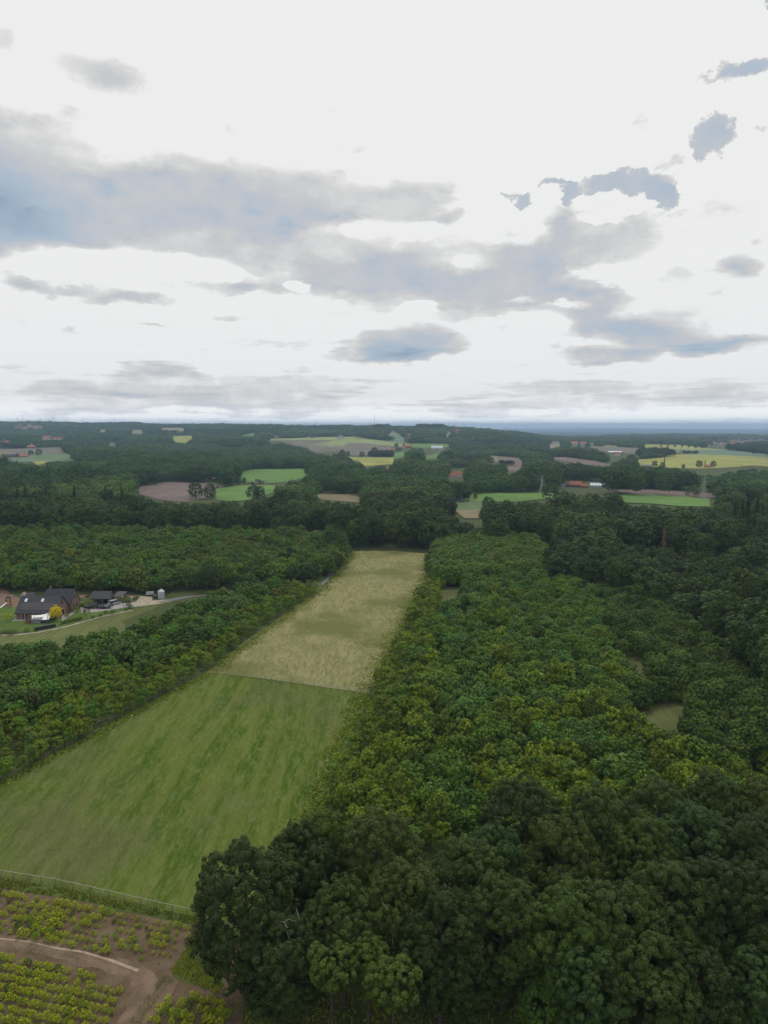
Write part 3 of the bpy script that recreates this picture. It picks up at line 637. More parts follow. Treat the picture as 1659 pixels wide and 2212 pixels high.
# ---- the big trees that fill the foreground, each placed by its crown centre
T_DARK, T_OLIVE, T_BRIGHT, T_BLUE, T_MID = (.70, .70, .72), (1.08, .95, .72), (1.25, 1.22, .8), (.92, 1.05, 1.15), (.95, .93, .82)
FG = [  # u, v, radius m, height m, kind, tint, label
 (532, 1968, 7.0, 21.5, 'oak', T_DARK, 'big dark oak at the left end of the wood, its crown over the meadow fence'),
 (652, 1905, 5.6, 19.5, 'oak', T_DARK, 'dark oak between the leftmost big oak and the bright green one'),
 (700, 1862, 5.2, 19.5, 'oak', (1.2, 1.25, .75), 'bright green oak at the meadow corner of the wood'),
 (815, 1872, 6.4, 21, 'ash', T_OLIVE, 'broad olive green tree whose top rises where the meadow meets the young plantation'),
 (612, 2085, 5.6, 15, 'oak', T_DARK, 'low dark oak filling the wood edge beneath the leftmost big oak, beside bare soil'),
 (740, 2020, 5.4, 17, 'oak', T_MID, 'shadowed oak with bleached dead limbs behind the leftmost big oak'),
 (872, 1985, 5.8, 19, 'oak', T_OLIVE, 'dull green oak in mid wood with a bare crooked branch'),
 (715, 2085, 2.7, (13.6, 11.0), 'bough', T_BRIGHT, 'small bright yellow-green tree low at the front of the wood edge'),
 (795, 2070, 2.4, (13.6, 11.0), 'bough', T_BRIGHT, 'second small yellow-green tree, drooping beside the larger bright one'),
 (1128, 1800, 6.2, 20.5, 'oak', T_DARK, 'dark dome-shaped tree standing proud against the young plantation behind the wood'),
 (1015, 1925, 5.8, 19, 'ash', T_MID, 'rounded mid green tree left of the dark gap in the wood'),
 (1075, 1898, 4.8, 19, 'oak', T_BLUE, 'greyish green rounded tree right of the dark gap in the wood'),
 (1215, 1888, 5.8, 20, 'ash', T_OLIVE, 'tall fresh green tree in front of the dark dome-shaped tree'),
 (1300, 1815, 5.8, 20, 'oak', T_MID, 'green tree just right of the dark dome-shaped tree at the back of the wood'),
 (1385, 1880, 5.0, 19.5, 'oak', (1.15, 1.15, .8), 'round bright-topped tree in the centre right of the wood'),
 (1420, 1790, 5.6, 20, 'ash', T_MID, 'tree at the back edge of the wood where it meets the yellow-green plantation'),
 (1500, 1860, 6.0, 20, 'oak', T_BLUE, 'blue-green tree behind the dark spreading one on the right side of the wood'),
 (1545, 1775, 5.8, 20, 'oak', T_MID, 'tree of the back row near the right edge below the plantation'),
 (1610, 1880, 6.0, 20.5, 'ash', T_DARK, 'dark tree against the right edge of the photo in the second row of the wood'),
 (1655, 1790, 5.8, 20, 'oak', T_OLIVE, 'olive tree cut by the right edge of the photo, last in the back row'),
 (952, 2050, 5.4, 18, 'oak', T_DARK, 'dark oak in the lower middle of the wood beside the shaded clearing'),
 (1090, 2015, 5.6, 18.5, 'oak', T_MID, 'oak with densely tufted crown in the lower middle above the dark trunk gap'),
 (1215, 2040, 5.6, 18.5, 'ash', (1.05, 1.12, .8), 'tall fresh green tree with drooping skirts above the dark trunk gap'),
 (1325, 2030, 6.0, 19, 'oak', T_MID, 'oak with blue-green tufts standing centre right near the bottom'),
 (1440, 2000, 6.2, 19.5, 'oak', (.88, .85, .74), 'wide brownish dark oak in the right part of the wood'),
 (1548, 1985, 5.6, 20, 'oak', T_DARK, 'dark oak whose trunk base shows in a shady gap at lower right'),
 (1640, 2010, 5.6, 19.5, 'ash', T_DARK, 'dark tree touching the right edge of the photo above the bluish one'),
 (1650, 2140, 4.6, 14, 'ash', (1.0, 1.15, 1.25), 'pale bluish green tree in the bottom right corner'),
 (850, 2120, 3.1, (13.2, 10.6), 'bough', (1.2, 1.15, .75), 'yellow-green young tree hanging over the shaded clearing at the bottom'),
 (1000, 2120, 3.8, 12, 'oak', T_DARK, 'low dark oak between the shaded clearing and the drooping yellow-green tree'),
 (1175, 2195, 3.2, 9, 'oak', (1.0, 1.2, .75), 'low bushy tree at the very bottom edge under the dark trunk gap'),
 (1275, 2140, 4.8, 15, 'ash', T_BLUE, 'bluish green tree cut by the bottom edge left of the brownish oak'),
 (1400, 2140, 5.4, 16, 'oak', T_MID, 'oak cut by the bottom edge beneath the wide brownish oak'),
 (1500, 2150, 4.6, 14.5, 'oak', T_DARK, 'dark oak at the bottom edge beside the gap with a bare trunk'),
]
fgxy = []
for k, (u, v, r_, h, kind, tint, label) in enumerate(FG):
    pr = BIG[kind][k % len(BIG[kind])]
    zc = .54 * h if not isinstance(h, tuple) else h[1]; h = h if not isinstance(h, tuple) else h[0]
    s = r_ / pr[3]
    c = -(v - CY) / FPX; wy = CP + c * SP; y = (H_CAM - zc) / -((-SP + c * CP) / wy); x = (u - CX) / FPX / wy * y
    fgxy.append((x, y, r_))
    tree('broadleaf_tree', pr, x, y, s, k * 1.7, tint, label, 'tree', 'big trees of the foreground wood', h / (pr[2] * s))
    o = bpy.data.objects
fg_root = {l[6]: None for l in FG}
def fgtree(label): return next(o for o in COL.objects if o.get('label') == label)
def deadbranch(root, pts):
    mi = root.matrix_basis.inverted(); m = MB()
    for pp, ra in pts:
        m.tube([mi @ Vector(p) for p in pp], [ra * (1 - .85 * i / (len(pp) - 1)) / root.scale.x for i in range(len(pp))], 5)
    o = m.build('dead_branch', M['deadwood'], root); o['label'] = 'bleached bare dead branch'
def wpt(u, v, y):
    c = -(v - CY) / FPX; wy = CP + c * SP; return Vector(((u - CX) / FPX / wy * y, y, H_CAM + (-SP + c * CP) / wy * y))
for lab, segs in ((FG[5][6], [[(632, 2050), (618, 2006), (602, 2012), (590, 2024)], [(620, 2004), (614, 1992), (622, 1986), (640, 1990), (644, 2003)], [(614, 1992), (604, 1990)], [(646, 1984), (640, 1962), (634, 1966)]]),
                  (FG[6][6], [[(848, 2040), (850, 2010), (842, 1990), (806, 2006), (796, 2014)], [(849, 2010), (856, 1965)], [(838, 1965), (826, 1950), (824, 1938)], [(840, 2050), (826, 2054), (822, 2062)]])):
    r0 = fgtree(lab); y0 = r0.location.y - (4.6 if 'shadowed' in lab else 5.0)
    deadbranch(r0, [([wpt(u, v, y0 + .3 * i) for i, (u, v) in enumerate(sg)], .075) for sg in segs])

# ------------------------------------------------------------------ scatter helper: jittered grid in metres, kept by where it stands and what it would cover
def grid(x0, x1, y0, y1, step, jit=.42, seed=0):
    r = np.random.default_rng(seed); X, Y = np.meshgrid(np.arange(x0, x1, step), np.arange(y0, y1, step)); X = X.ravel().astype(float); Y = Y.ravel().astype(float)
    return X + r.uniform(-jit, jit, X.shape) * step, Y + r.uniform(-jit, jit, X.shape) * step
def covers(x, y, z, h, rad, polys):
    """True where a tree would stand on, or hide, one of the open areas"""
    bad = np.zeros(len(x), bool)
    for fz in (0.0, .25, .5, .7, .85, .97):
        u, v = proj(x, y, z + h * fz); u2, _ = proj(x + rad * .75, y, z + h * fz)
        for pg in polys:
            a = np.array(pg); lo = a.min(0); hi = a.max(0)
            m = (~bad) & (u > lo[0] - 40) & (u < hi[0] + 40) & (v > lo[1]) & (v < hi[1])
            if not m.any(): continue
            i = np.nonzero(m)[0]; w = (u2 - u)[i]
            if fz == 0.0: hit = inpoly(u[i], v[i], pg)
            else: hit = inpoly(u[i], v[i], pg) | inpoly(u[i] - w, v[i], pg) | inpoly(u[i] + w, v[i], pg)
            bad[i[hit]] = True
    return bad
_nr = np.random.default_rng(3); _ph = _nr.uniform(0, 6.28, (12, 2)); _dr = _nr.uniform(0, 6.28, 12)
def vnoise(x, y, L, k=0):
    s = 0
    for i in range(6):
        d = _dr[(i + k) % 12]; f = 2 * math.pi / L * (.7 + .22 * i)
        s = s + np.sin((x * math.cos(d) + y * math.sin(d)) * f + _ph[(i + k) % 12, 0]) * np.cos((x * math.sin(d) - y * math.cos(d)) * f * .8 + _ph[(i + k) % 12, 1])
    return s / 2.2
ORD = ['first', 'second', 'third', 'fourth', 'fifth', 'sixth', 'seventh', 'eighth', 'ninth', 'tenth', 'eleventh', 'twelfth', 'thirteenth', 'fourteenth', 'fifteenth', 'sixteenth', 'seventeenth', 'eighteenth', 'nineteenth', 'twentieth']

def stuff_instances(name, label, x, y, z, s, rot, tint, idx, meshes, sz=None):
    """one object of kind stuff: points that carry tree crowns through geometry nodes"""
    me = bpy.data.meshes.new(name); me.vertices.add(len(x)); me.vertices.foreach_set('co', np.stack([x, y, z], 1).astype(np.float32).ravel())
    sz = s if sz is None else sz
    a = me.attributes.new('siz', 'FLOAT_VECTOR', 'POINT'); a.data.foreach_set('vector', np.stack([s, s, sz], 1).astype(np.float32).ravel())
    a = me.attributes.new('yaw', 'FLOAT', 'POINT'); a.data.foreach_set('value', rot.astype(np.float32))
    a = me.attributes.new('pick', 'INT', 'POINT'); a.data.foreach_set('value', idx.astype(np.int32))
    a = me.attributes.new('tint', 'FLOAT_COLOR', 'POINT'); a.data.foreach_set('color', np.concatenate([tint, np.ones((len(x), 1))], 1).astype(np.float32).ravel())
    o = link(name, me); o['kind'] = 'stuff'; o['label'] = label
    g = bpy.data.node_groups.new(name, 'GeometryNodeTree')
    g.interface.new_socket('Geometry', in_out='INPUT', socket_type='NodeSocketGeometry'); g.interface.new_socket('Geometry', in_out='OUTPUT', socket_type='NodeSocketGeometry')
    gi = g.nodes.new('NodeGroupInput'); go = g.nodes.new('NodeGroupOutput')
    ip = g.nodes.new('GeometryNodeInstanceOnPoints'); jo = g.nodes.new('GeometryNodeJoinGeometry')
    for mm in reversed(meshes):      # a join gives its last link the first index
        src = bpy.data.objects.new(mm.name + '_source', mm)
        oi = g.nodes.new('GeometryNodeObjectInfo'); oi.inputs['Object'].default_value = src; oi.inputs['As Instance'].default_value = True
        g.links.new(oi.outputs['Geometry'], jo.inputs[0])
    def attr(nm, typ):
        n = g.nodes.new('GeometryNodeInputNamedAttribute'); n.data_type = typ; n.inputs[0].default_value = nm
        return next(q for q in n.outputs if q.enabled and q.name == 'Attribute')
    cx = g.nodes.new('ShaderNodeCombineXYZ'); g.links.new(attr('yaw', 'FLOAT'), cx.inputs[2])
    g.links.new(gi.outputs[0], ip.inputs['Points']); g.links.new(jo.outputs[0], ip.inputs['Instance'])
    ip.inputs['Pick Instance'].default_value = True; g.links.new(attr('pick', 'INT'), ip.inputs['Instance Index'])
    g.links.new(cx.outputs[0], ip.inputs['Rotation']); g.links.new(attr('siz', 'FLOAT_VECTOR'), ip.inputs['Scale'])
    g.links.new(ip.outputs[0], go.inputs[0])
    md = o.modifiers.new('scatter', 'NODES'); md.node_group = g
    return o

# ------------------------------------------------------------------ young plantation
PL_R = [(928, 1262), (1150, 1258), (1300, 1290), (1420, 1315), (1530, 1400), (1659, 1500), (1950, 1700), (1950, 1960), (1500, 1990), (900, 1990), (640, 1990), (645, 1880), (690, 1780), (742, 1655), (800, 1512), (852, 1410), (902, 1300)]
PL_THICK = [(940, 1185), (1155, 1182), (1190, 1215), (1165, 1258), (1120, 1262), (940, 1268), (928, 1240)]
PL_L = [(-330, 1824), (0, 1696), (200, 1588), (448, 1453), (560, 1362), (640, 1314), (690, 1279), (672, 1272), (560, 1288), (440, 1312), (400, 1335), (300, 1385), (130, 1428), (0, 1440), (-330, 1460)]
PL_U = [(-330, 1150), (0, 1162), (300, 1165), (740, 1172), (752, 1205), (722, 1245), (650, 1262), (520, 1272), (430, 1275), (330, 1283), (160, 1283), (120, 1282), (0, 1290), (-330, 1300)]
CLEARS = [[(1368, 1548), (1400, 1535), (1450, 1522), (1492, 1528), (1470, 1550), (1470, 1580), (1430, 1585), (1400, 1568)], [(1345, 1420), (1365, 1405), (1392, 1430), (1400, 1480), (1372, 1460)], [(955, 1274), (1002, 1264), (990, 1288), (955, 1300)],
          [(935, 1395), (952, 1398), (956, 1432), (938, 1432)]]
ybatch = []
def zone(poly, step, seed, smin, smax, tintf, label, tag_, clears=CLEARS + HOUSE_CLEAR[:1]):
    w = GP(poly); xs = [p[0] for p in w]; ys = [p[1] for p in w]
    x, y = grid(min(xs), max(xs), min(ys), max(ys), step, .45, seed)
    m = inpoly(x, y, w); x = x[m]; y = y[m]; r = np.random.default_rng(seed)
    s = r.uniform(smin, smax, len(x)) * (1 + .14 * vnoise(x, y, 28, seed))
    bad = covers(x, y, zt(x, y), s * 2.6, s * .8, clears)
    gap = vnoise(x, y, 11, seed + 3) > 1.15
    m = ~(bad | gap); x, y, s = x[m], y[m], s[m]
    for q in tintf(x, y, s, r): ybatch.append(q + (tag_,))
def mk(x, y, s, t, k, sz=1.0): return (float(x), float(y), float(s), tuple(float(c) for c in t), int(k), float(sz))
YEL, GRN, BLU, GRY, DRK, OLV = (1.45, 1.38, .62), (.90, 1.08, .78), (.80, 1.08, 1.15), (1.25, 1.32, 1.5), (.46, .58, .52), (1.12, 1.12, .78)
def tint_right(x, y, s, r):
    u, v = proj(x, y, zt(x, y) + 2); n1 = vnoise(x, y, 16, 1); n2 = vnoise(x, y, 42, 4); n3 = vnoise(x, y, 7, 7)
    for i in range(len(x)):
        edge = u[i] < 800 + (1500 - v[i]) * -.05 + (v[i] < 1500) * (1500 - v[i]) * .55 + 60
        w = r.random()
        if u[i] > 1290 + max(0, (v[i] - 1300)) * .36 and v[i] < 1640: t = (.85, .92, 1.0) if w < .22 else (DRK if w < .6 else (.68, .76, .68)); k = 0
        elif edge: t = YEL if w < .6 else OLV; k = 1
        else:
            q = n2[i] * .7 + n1[i] * .45 + n3[i] * .35 + (v[i] - 1500) / 700
            t = YEL if q > .45 else (OLV if q > .2 and w < .5 else (BLU if q < -.35 else GRN)); k = 0 if q < .2 else 1
            if w < .03: t = GRY
            if w > .93: t = DRK
        g_ = r.uniform(.72, 1.28); t = tuple(c * g_ * r.uniform(.93, 1.07) for c in t)
        yield mk(x[i], y[i], s[i] * (.85 if edge else 1.0), t, k * 4 + r.integers(0, 3 + (k == 0)), r.uniform(.8, 1.25))
def tint_left(x, y, s, r):
    u, v = proj(x, y, zt(x, y) + 2); n1 = vnoise(x, y, 14, 2)
    for i in range(len(x)):
        vb = np.interp(u[i], [0, 200, 448, 560, 690], [1672, 1572, 1445, 1360, 1278]); near = vb - v[i] < 60 + 40 * (u[i] < 300); w = r.random()
        t = (YEL if w < .5 else OLV if w < .8 else GRN) if near else (DRK if w < .35 + .2 * n1[i] else GRN if w < .8 else BLU)
        yield mk(x[i], y[i], s[i] * (.78 if near else 1.15), tuple(c * r.uniform(.8, 1.15) for c in t), (4 if near else 0) + r.integers(0, 3), r.uniform(.8, 1.1))
def tint_up(x, y, s, r):
    n1 = vnoise(x, y, 22, 5)
    for i in range(len(x)):
        w = r.random() + .25 * n1[i]; t = GRN if w < .4 else BLU if w < .62 else OLV if w < .82 else DRK if w < 1.0 else YEL
        yield mk(x[i], y[i], s[i], tuple(.92 * c * r.uniform(.8, 1.15) for c in t), r.integers(0, 7), r.uniform(.8, 1.15))
zone(PL_R, 2.5, 11, .80, 1.75, tint_right, '', 'R'); zone(PL_L, 2.7, 12, .95, 1.75, tint_left, '', 'L'); zone(PL_U, 3.6, 13, 1.3, 2.5, tint_up, '', 'U')
def tint_th(x, y, s, r):
    for i in range(len(x)): yield mk(x[i], y[i], s[i], tuple(c * r.uniform(.8, 1.2) for c in (.85, .98, .78)), r.integers(0, 4), 1.0)
zone(PL_THICK, 3.3, 14, 1.8, 2.4, tint_th, '', 'T')
YM = YOUNG + YSPIKY
def near_key(b): u, v = proj(b[0], b[1], 2.0); inside = (-20 < u < 1680) & (v < 2250); return (0 if inside else 1, b[1] / b[2])
# young trees under the foreground crowns are not planted
ybatch = [b for b in ybatch if not any((b[0] - x) ** 2 + (b[1] - y) ** 2 < (r_ + .3) ** 2 for x, y, r_ in fgxy) and not (b[1] < 108 and b[0] > -12)]
def hidden_by_fg(b):
    u, v = proj(b[0], b[1], 2.2 * b[2])
    for x, y, r_ in fgxy:
        uc, vc = proj(x, y, 12.0)
        if y < b[1] and abs(u - uc) < r_ * 14 and v > vc - 120: return True
    return False
ybatch.sort(key=near_key)
indiv, rest = [], []
for b in ybatch:
    if len(indiv) < 285 and near_key(b)[0] == 0 and not hidden_by_fg(b): indiv.append(b)
    else: rest.append(b)
TONE = {YEL: 'yellow-green', GRN: 'mid green', BLU: 'blue-green', GRY: 'greyish green', DRK: 'dark green', OLV: 'olive green'}
def tone_of(t):
    return min(TONE, key=lambda q: sum((a / sum(t) - b / sum(q)) ** 2 for a, b in zip(t, q)) + .02 * (sum(t) / 3 - sum(q) / 3) ** 2)
def where_young(b):
    u, v = proj(b[0], b[1], 2)
    if b[5] == 1 or b[6] == 'L':
        return 'in the strip along the left meadow fence'
    refs = ((700, 'meadow corner oak'), (830, 'broad olive green tree'), (945, 'dull green oak'), (1030, 'rounded mid green tree'), (1130, 'dark dome-shaped tree'), (1300, 'green tree beside the dark dome'), (1420, 'fresh green back-row tree'), (1545, 'back-row tree near the edge'), (1650, 'olive edge tree'))
    ref = min(refs, key=lambda q: abs(q[0] - u))[1]
    d = v - (1750 - abs(u - 1100) * .02)
    return ('right behind the ' if d > -15 else 'a few rows behind the ' if d > -75 else 'far behind the ') + ref
for k, b in enumerate(indiv):
    tn = TONE[tone_of(b[3])]; sz = 'large ' if b[2] > 1.2 else ('small ' if b[2] < .85 else '')
    tree('young_tree', YM[b[4]], b[0], b[1], b[2], k * 1.3, b[3], f'{sz}{tn} young tree {where_young(b)}', 'young tree', 'young trees of the plantation ' + ('left' if b[6] == 'L' else 'right') + ' of the meadows', b[5])
a = rest
stuff_instances('young_plantation', 'dense young mixed plantation covering the land on both sides of the meadows', np.array([b[0] for b in a]), np.array([b[1] for b in a]), zt([b[0] for b in a], [b[1] for b in a]),
                np.array([b[2] for b in a]), rng.uniform(0, 6.28, len(a)), np.array([b[3] for b in a]), np.array([b[4] for b in a]), [p[0] for p in YM], np.array([b[2] * b[5] for b in a]))
gx, gy = G(1170, 1500)
tree('silver_tree', YSPIKY[0], gx, gy, 1.15, 0, (3.6, 3.1, 5.2), 'small silvery grey-white tree alone among the green plantation', 'young tree', None, 1.2)

# ------------------------------------------------------------------ woods: the nearest trees one by one, the rest as one mass
tb = []
def wood(poly, step, seed, hmin, hmax, tag_, clears, lim=None, kinds=(0, 1)):
    w = GP(poly) if lim is None else poly; xs = [p[0] for p in w]; ys = [p[1] for p in w]
    x, y = grid(min(xs), max(xs), min(ys), max(ys), step, .38, seed); m = inpoly(x, y, w); x = x[m]; y = y[m]
    r = np.random.default_rng(seed); h = r.uniform(hmin, hmax, len(x)) * (1 + .10 * vnoise(x, y, 45, seed)); z = zt(x, y)
    bad = covers(x, y, z, h, h * .27, clears); x, y, h, z = x[~bad], y[~bad], h[~bad], z[~bad]
    return x, y, h, z, r
CL = VIS + HOUSE_CLEAR + [[(1205, 1038), (1305, 1040), (1305, 1057), (1205, 1057)], [(968, 1012), (1005, 1012), (1005, 1034), (968, 1034)], [(1165, 1030), (1176, 1030), (1176, 1067), (1165, 1067)], [(750, 1186), (940, 1190), (925, 1250), (700, 1300), (600, 1350), (690, 1262)]]
W_RIGHT = [(1165, 1252), (1310, 1288), (1425, 1318), (1535, 1402), (1665, 1502), (1900, 1660), (1900, 1105), (1160, 1120), (1165, 1180), (1200, 1215)]
W_MID = [(-400, 1112), (600, 1112), (1160, 1116), (1160, 1178), (1150, 1182), (936, 1187), (760, 1187), (740, 1166), (300, 1158), (0, 1155), (-400, 1145)]
def midtint(n, r, x, y, tag_):
    base = np.array([[.74, .84, .70], [1.05, 1.02, .72], [.85, 1.0, .85], [.62, .72, .62], [1.0, 1.12, .80]])
    t = base[r.integers(0, 5, n)] * r.uniform(.66, 1.45, (n, 1)) * (1 + .15 * vnoise(x, y, 80, 8))[:, None]; return t
for poly, step, seed, tg in ((W_RIGHT, 8.6, 21, 'right'), (W_MID, 8.2, 22, 'mid')):
    x, y, h, z, r = wood(poly, step, seed, 13.5, 23.5, tg, CL + CLEARS)
    if tg == 'right':
        ub, vb = proj(x, y, 0 * x); keep = ~inpoly(ub, vb, [(1270, 1195), (1400, 1203), (1560, 1220), (1665, 1232), (1665, 1262), (1540, 1252), (1400, 1238), (1270, 1220)])
        x, y, h, z, ub, vb = x[keep], y[keep], h[keep], z[keep], ub[keep], vb[keep]; h = np.where((vb > 1235) & (ub < 1560), np.minimum(h, 16) * .95, h)
    t = midtint(len(x), r, x, y, tg)
    for i in range(len(x)):
        u, v = proj(x[i], y[i], 0); w = r.random()
        kind = 'mid_oak'
        if w < .14: kind = 'mid_birch'
        if tg == 'right' and u > 1575 and 1148 < v < 1200 and w < .7: kind = 'spruce'
        if tg == 'mid' and u < 330 and v < 1150 and vnoise(x[i], y[i], 70) > .1 and w < .4: kind = 'spruce'
        tb.append([float(x[i]), float(y[i]), float(z[i]), float(h[i]), kind, tuple(t[i]) if kind != 'spruce' else (.55, .55, .48), tg, float(u), float(v)])
# single trees near the plantation and beside the meadows: u, v of the foot, height, tint, kind, label
SINGLES = [(448, 1280, 13, (.62, .78, .60), 'mid_oak', 'dark rounded tree alone at the upper plantation edge above the asphalt track'),
 (677, 1262, 11, (.66, .82, .62), 'mid_oak', 'round dark tree standing left of where the track disappears'), (724, 1240, 12, (.72, .85, .66), 'mid_oak', 'round dark tree at the corner of the pale hay meadow beside the track'),
 (738, 1215, 17, (.95, 1.1, .75), 'mid_birch', 'slender fresh green tree at the far left corner of the pale hay meadow'), (722, 1200, 18, (.8, .98, .72), 'mid_oak', 'tall tree behind the slender one at the far left corner of the hay meadow'),
 (352, 1286, 7.5, (.72, .86, .66), 'mid_oak', 'round tree just right of the small silver silo'), (308, 1280, 7, (.8, .95, .65), 'mid_oak', 'leafy tree shading the small trailer by the gravel yard'), (632, 1262, 9, (.7, .9, .7), 'mid_oak', 'rounded tree left of the round dark one by the track'), (540, 1264, 9, (.75, .9, .7), 'mid_oak', 'low tree at the plantation edge between the lone dark tree and the track'),
 (1222, 1252, 18, (.84, 1.02, .84), 'mid_oak', 'tall pointed tree rising behind the dense thicket right of the hay meadow'), (1245, 1262, 15, (1.05, 1.1, .85), 'mid_birch', 'paler slender tree in front of the tall pointed one behind the thicket'),
 (1178, 1262, 9, (1.15, 1.12, .78), 'mid_birch', 'low yellow-green tree at the right end of the dense thicket'),
 (1445, 1208, 18, (1.0, 1.0, .72), 'mid_birch', 'bare-stemmed birch next to the brown dead conifer'), (1500, 1215, 18, (1.0, .98, .74), 'mid_birch', 'light olive bare-stemmed tree at the front of the right-hand wood'), (1525, 1222, 17, (.95, .95, .7), 'mid_birch', 'thin bare-stemmed tree right of the light olive one in the right-hand wood'),
 (1620, 1218, 17, (1.05, 1.0, .75), 'mid_birch', 'bare-stemmed pale tree near the right edge before the dark spruces')]
for u, v, h, t, kind, label in SINGLES:
    x, y = G(u, v); pr = BIG[kind][int(u) % len(BIG[kind])]; s = h / pr[2]; wide = 1.15 if kind == 'mid_oak' else 1
    tree('broadleaf_tree' if kind != 'mid_birch' else 'birch_tree', pr, x, y, s * wide, u, t, label, 'tree', None, 1 / wide)
x, y = G(1432, 1210)
M['deadneedle'] = leafmat('dead_brown_needles', (.22, .14, .10), .2)
dm = conifer_mesh('crown_of_dead_conifer', 77, 1.9, 12, 6, 7, 900, .4, M['deadneedle'])
tree('dead_conifer', (dm, BIG['spruce'][0][1], 20, 2.0), x, y, 1.0, 0, (1, 1, 1), 'reddish brown dead conifer on a bare stem at the front of the right-hand wood', 'tree')
# split the near woods
for q in tb: q.append(q[1] / 1.0 + (0 if -15 < q[7] < 1675 else 5000))
tb.sort(key=lambda q: q[-1])
# front trees of the tree wall behind the hay meadow come first of all
NB = 250
near_t, rest_t = tb[:NB], tb[NB:]
mid_front = sorted([q for q in rest_t if q[6] == 'mid' and q[8] > 1166 and 740 < q[7] < 1165], key=lambda q: q[7])
for q in mid_front: rest_t.remove(q)
near_t = [q for q in near_t if q not in mid_front]
def tone2(t):
    if t[0] > .95 * t[1] and sum(t) > 2.2: return 'olive green'
    if sum(t) < 2.05: return 'dark green'
    if t[2] > .83 * t[1]: return 'blue-green'
    return 'mid green'
def where_big(q):
    u, v = q[7], q[8]
    if q[6] == 'mid': return 'in the wood beyond the upper plantation' if u < 740 else 'in the tree wall behind the hay meadow'
    a = 'beside the thicket' if u < 1270 else 'by the dark plantation' if u < 1420 else 'above the grassy clearings' if u < 1560 else 'at the right edge'
    b = 'at the front of' if v > np.interp(u, [1165, 1310, 1425, 1535, 1665], [1225, 1255, 1285, 1350, 1420]) else 'inside'
    return f'{b} the right wood {a}'
for k, q in enumerate(near_t):
    pr = BIG[q[4]][k % len(BIG[q[4]])]; nm = {'mid_oak': 'broadleaf_tree', 'mid_birch': 'birch_tree', 'spruce': 'spruce_tree'}[q[4]]; word = {'mid_oak': 'broad tree', 'mid_birch': 'slender tree', 'spruce': 'dark spruce'}[q[4]]
    s = q[3] / pr[2]; sx = s * (.88 + .62 * ((k * 37) % 10) / 10)
    sz_ = 'tall ' if q[3] > 21.8 else 'low ' if q[3] < 16 else ''
    tree(nm, pr, q[0], q[1], sx, k * 2.1, q[5], f'{sz_}{tone2(q[5])} {word} {where_big(q)}' if q[4] != 'spruce' else f'{sz_}{word} {where_big(q)}', 'tree', 'trees of the right-hand wood' if q[6] == 'right' else 'trees of the wood behind the meadows', s / sx)
for k, q in enumerate(mid_front[:20]):
    pr = BIG[q[4]][k % len(BIG[q[4]])]; s = q[3] / pr[2] * 1.08
    tree('broadleaf_tree' if q[4] == 'mid_oak' else 'birch_tree', pr, q[0], q[1], s, k * 2.1, q[5], f'{ORD[k]} tree from the left in the tree wall behind the hay meadow', 'tree', 'front trees of the wall behind the hay meadow')
rest_t += mid_front[20:]
# far woods
def far_wood(y0, y1, step, seed, hmin, hmax, extra=None):
    w = [(-.72 * y0 - 40, y0), (.72 * y0 + 40, y0), (.72 * y1 + 40, y1), (-.72 * y1 - 40, y1)]
    x, y = grid(-.74 * y1, .74 * y1, y0, y1, step, .42, seed); m = np.abs(x) < .70 * y; x = x[m]; y = y[m]
    r = np.random.default_rng(seed); big_ = vnoise(x, y, 420, 2); h = r.uniform(hmin, hmax, len(x)) * (1 + .16 * big_); z = zt(x, y)
    u, v = proj(x, y, z)
    bad = covers(x, y, z, h, h * .28, CL + (extra or [])); keep = ~bad
    return x[keep], y[keep], z[keep], h[keep], u[keep], v[keep], r
HFAR = []   # filled with the yards of farms further down before the woods are made

# ------------------------------------------------------------------ buildings
def gable_house(name, label, loc, rz, w, d, eave, ridge, mwall, mroof, cat='house', group=None, detail=1, over=.35):
    """long side along local x (w), depth d, ridge along x"""
    t = thing(name, label, cat, loc, rz, group)
    hw, hd = w / 2, d / 2
    m = MB().add([(-hw, -hd, -.6), (hw, -hd, -.6), (hw, hd, -.6), (-hw, hd, -.6), (-hw, -hd, eave), (hw, -hd, eave), (hw, hd, eave), (-hw, hd, eave), (-hw, 0, ridge - .12), (hw, 0, ridge - .12)],
                 [(0, 3, 2, 1), (0, 1, 5, 4), (2, 3, 7, 6), (1, 2, 6, 9, 5), (3, 0, 4, 8, 7), (4, 5, 9, 8), (6, 7, 8, 9)])
    m.build('wall', mwall, t)
    r = MB(); sl = (ridge - eave) / hd; oz = over * sl; x0, x1 = -hw - over, hw + over; th = .18
    for sg in (-1, 1):
        y0, y1 = sg * (hd + over), 0
        q = [(x0, y0, eave - oz + .03), (x1, y0, eave - oz + .03), (x1, y1, ridge + .03), (x0, y1, ridge + .03)]
        q2 = [(a, b, c + th) for a, b, c in q]
        r.add(q + q2, [(3, 2, 1, 0), (4, 5, 6, 7), (0, 1, 5, 4), (1, 2, 6, 5), (2, 3, 7, 6), (3, 0, 4, 7)] if sg < 0 else [(0, 1, 2, 3), (7, 6, 5, 4), (4, 5, 1, 0), (5, 6, 2, 1), (6, 7, 3, 2), (7, 4, 0, 3)])
    rf = r.build('roof', mroof, t)
    if detail:
        n = max(2, int(w / 3.2))
        for i in range(n):
            x = -hw + w * (i + .5) / n
            MB().box(x - .5, x + .5, -hd - .04, -hd + .02, eave * .38, eave * .38 + min(1.2, eave * .42)).build('window', M['glass'], t)
        if detail > 1: MB().box(-.35, .35, .6, 1.2, ridge - 1.2, ridge + .8).build('chimney', M['brick'], rf)
    return t
zoomf = {'a': (0, 900.2), 'b': (289.4, 951.6), 'c': (578.7, 900.2), 'd': (835.9, 900.2), 'e': (1125.3, 913.1), 'f': (1369.6, 913.1)}
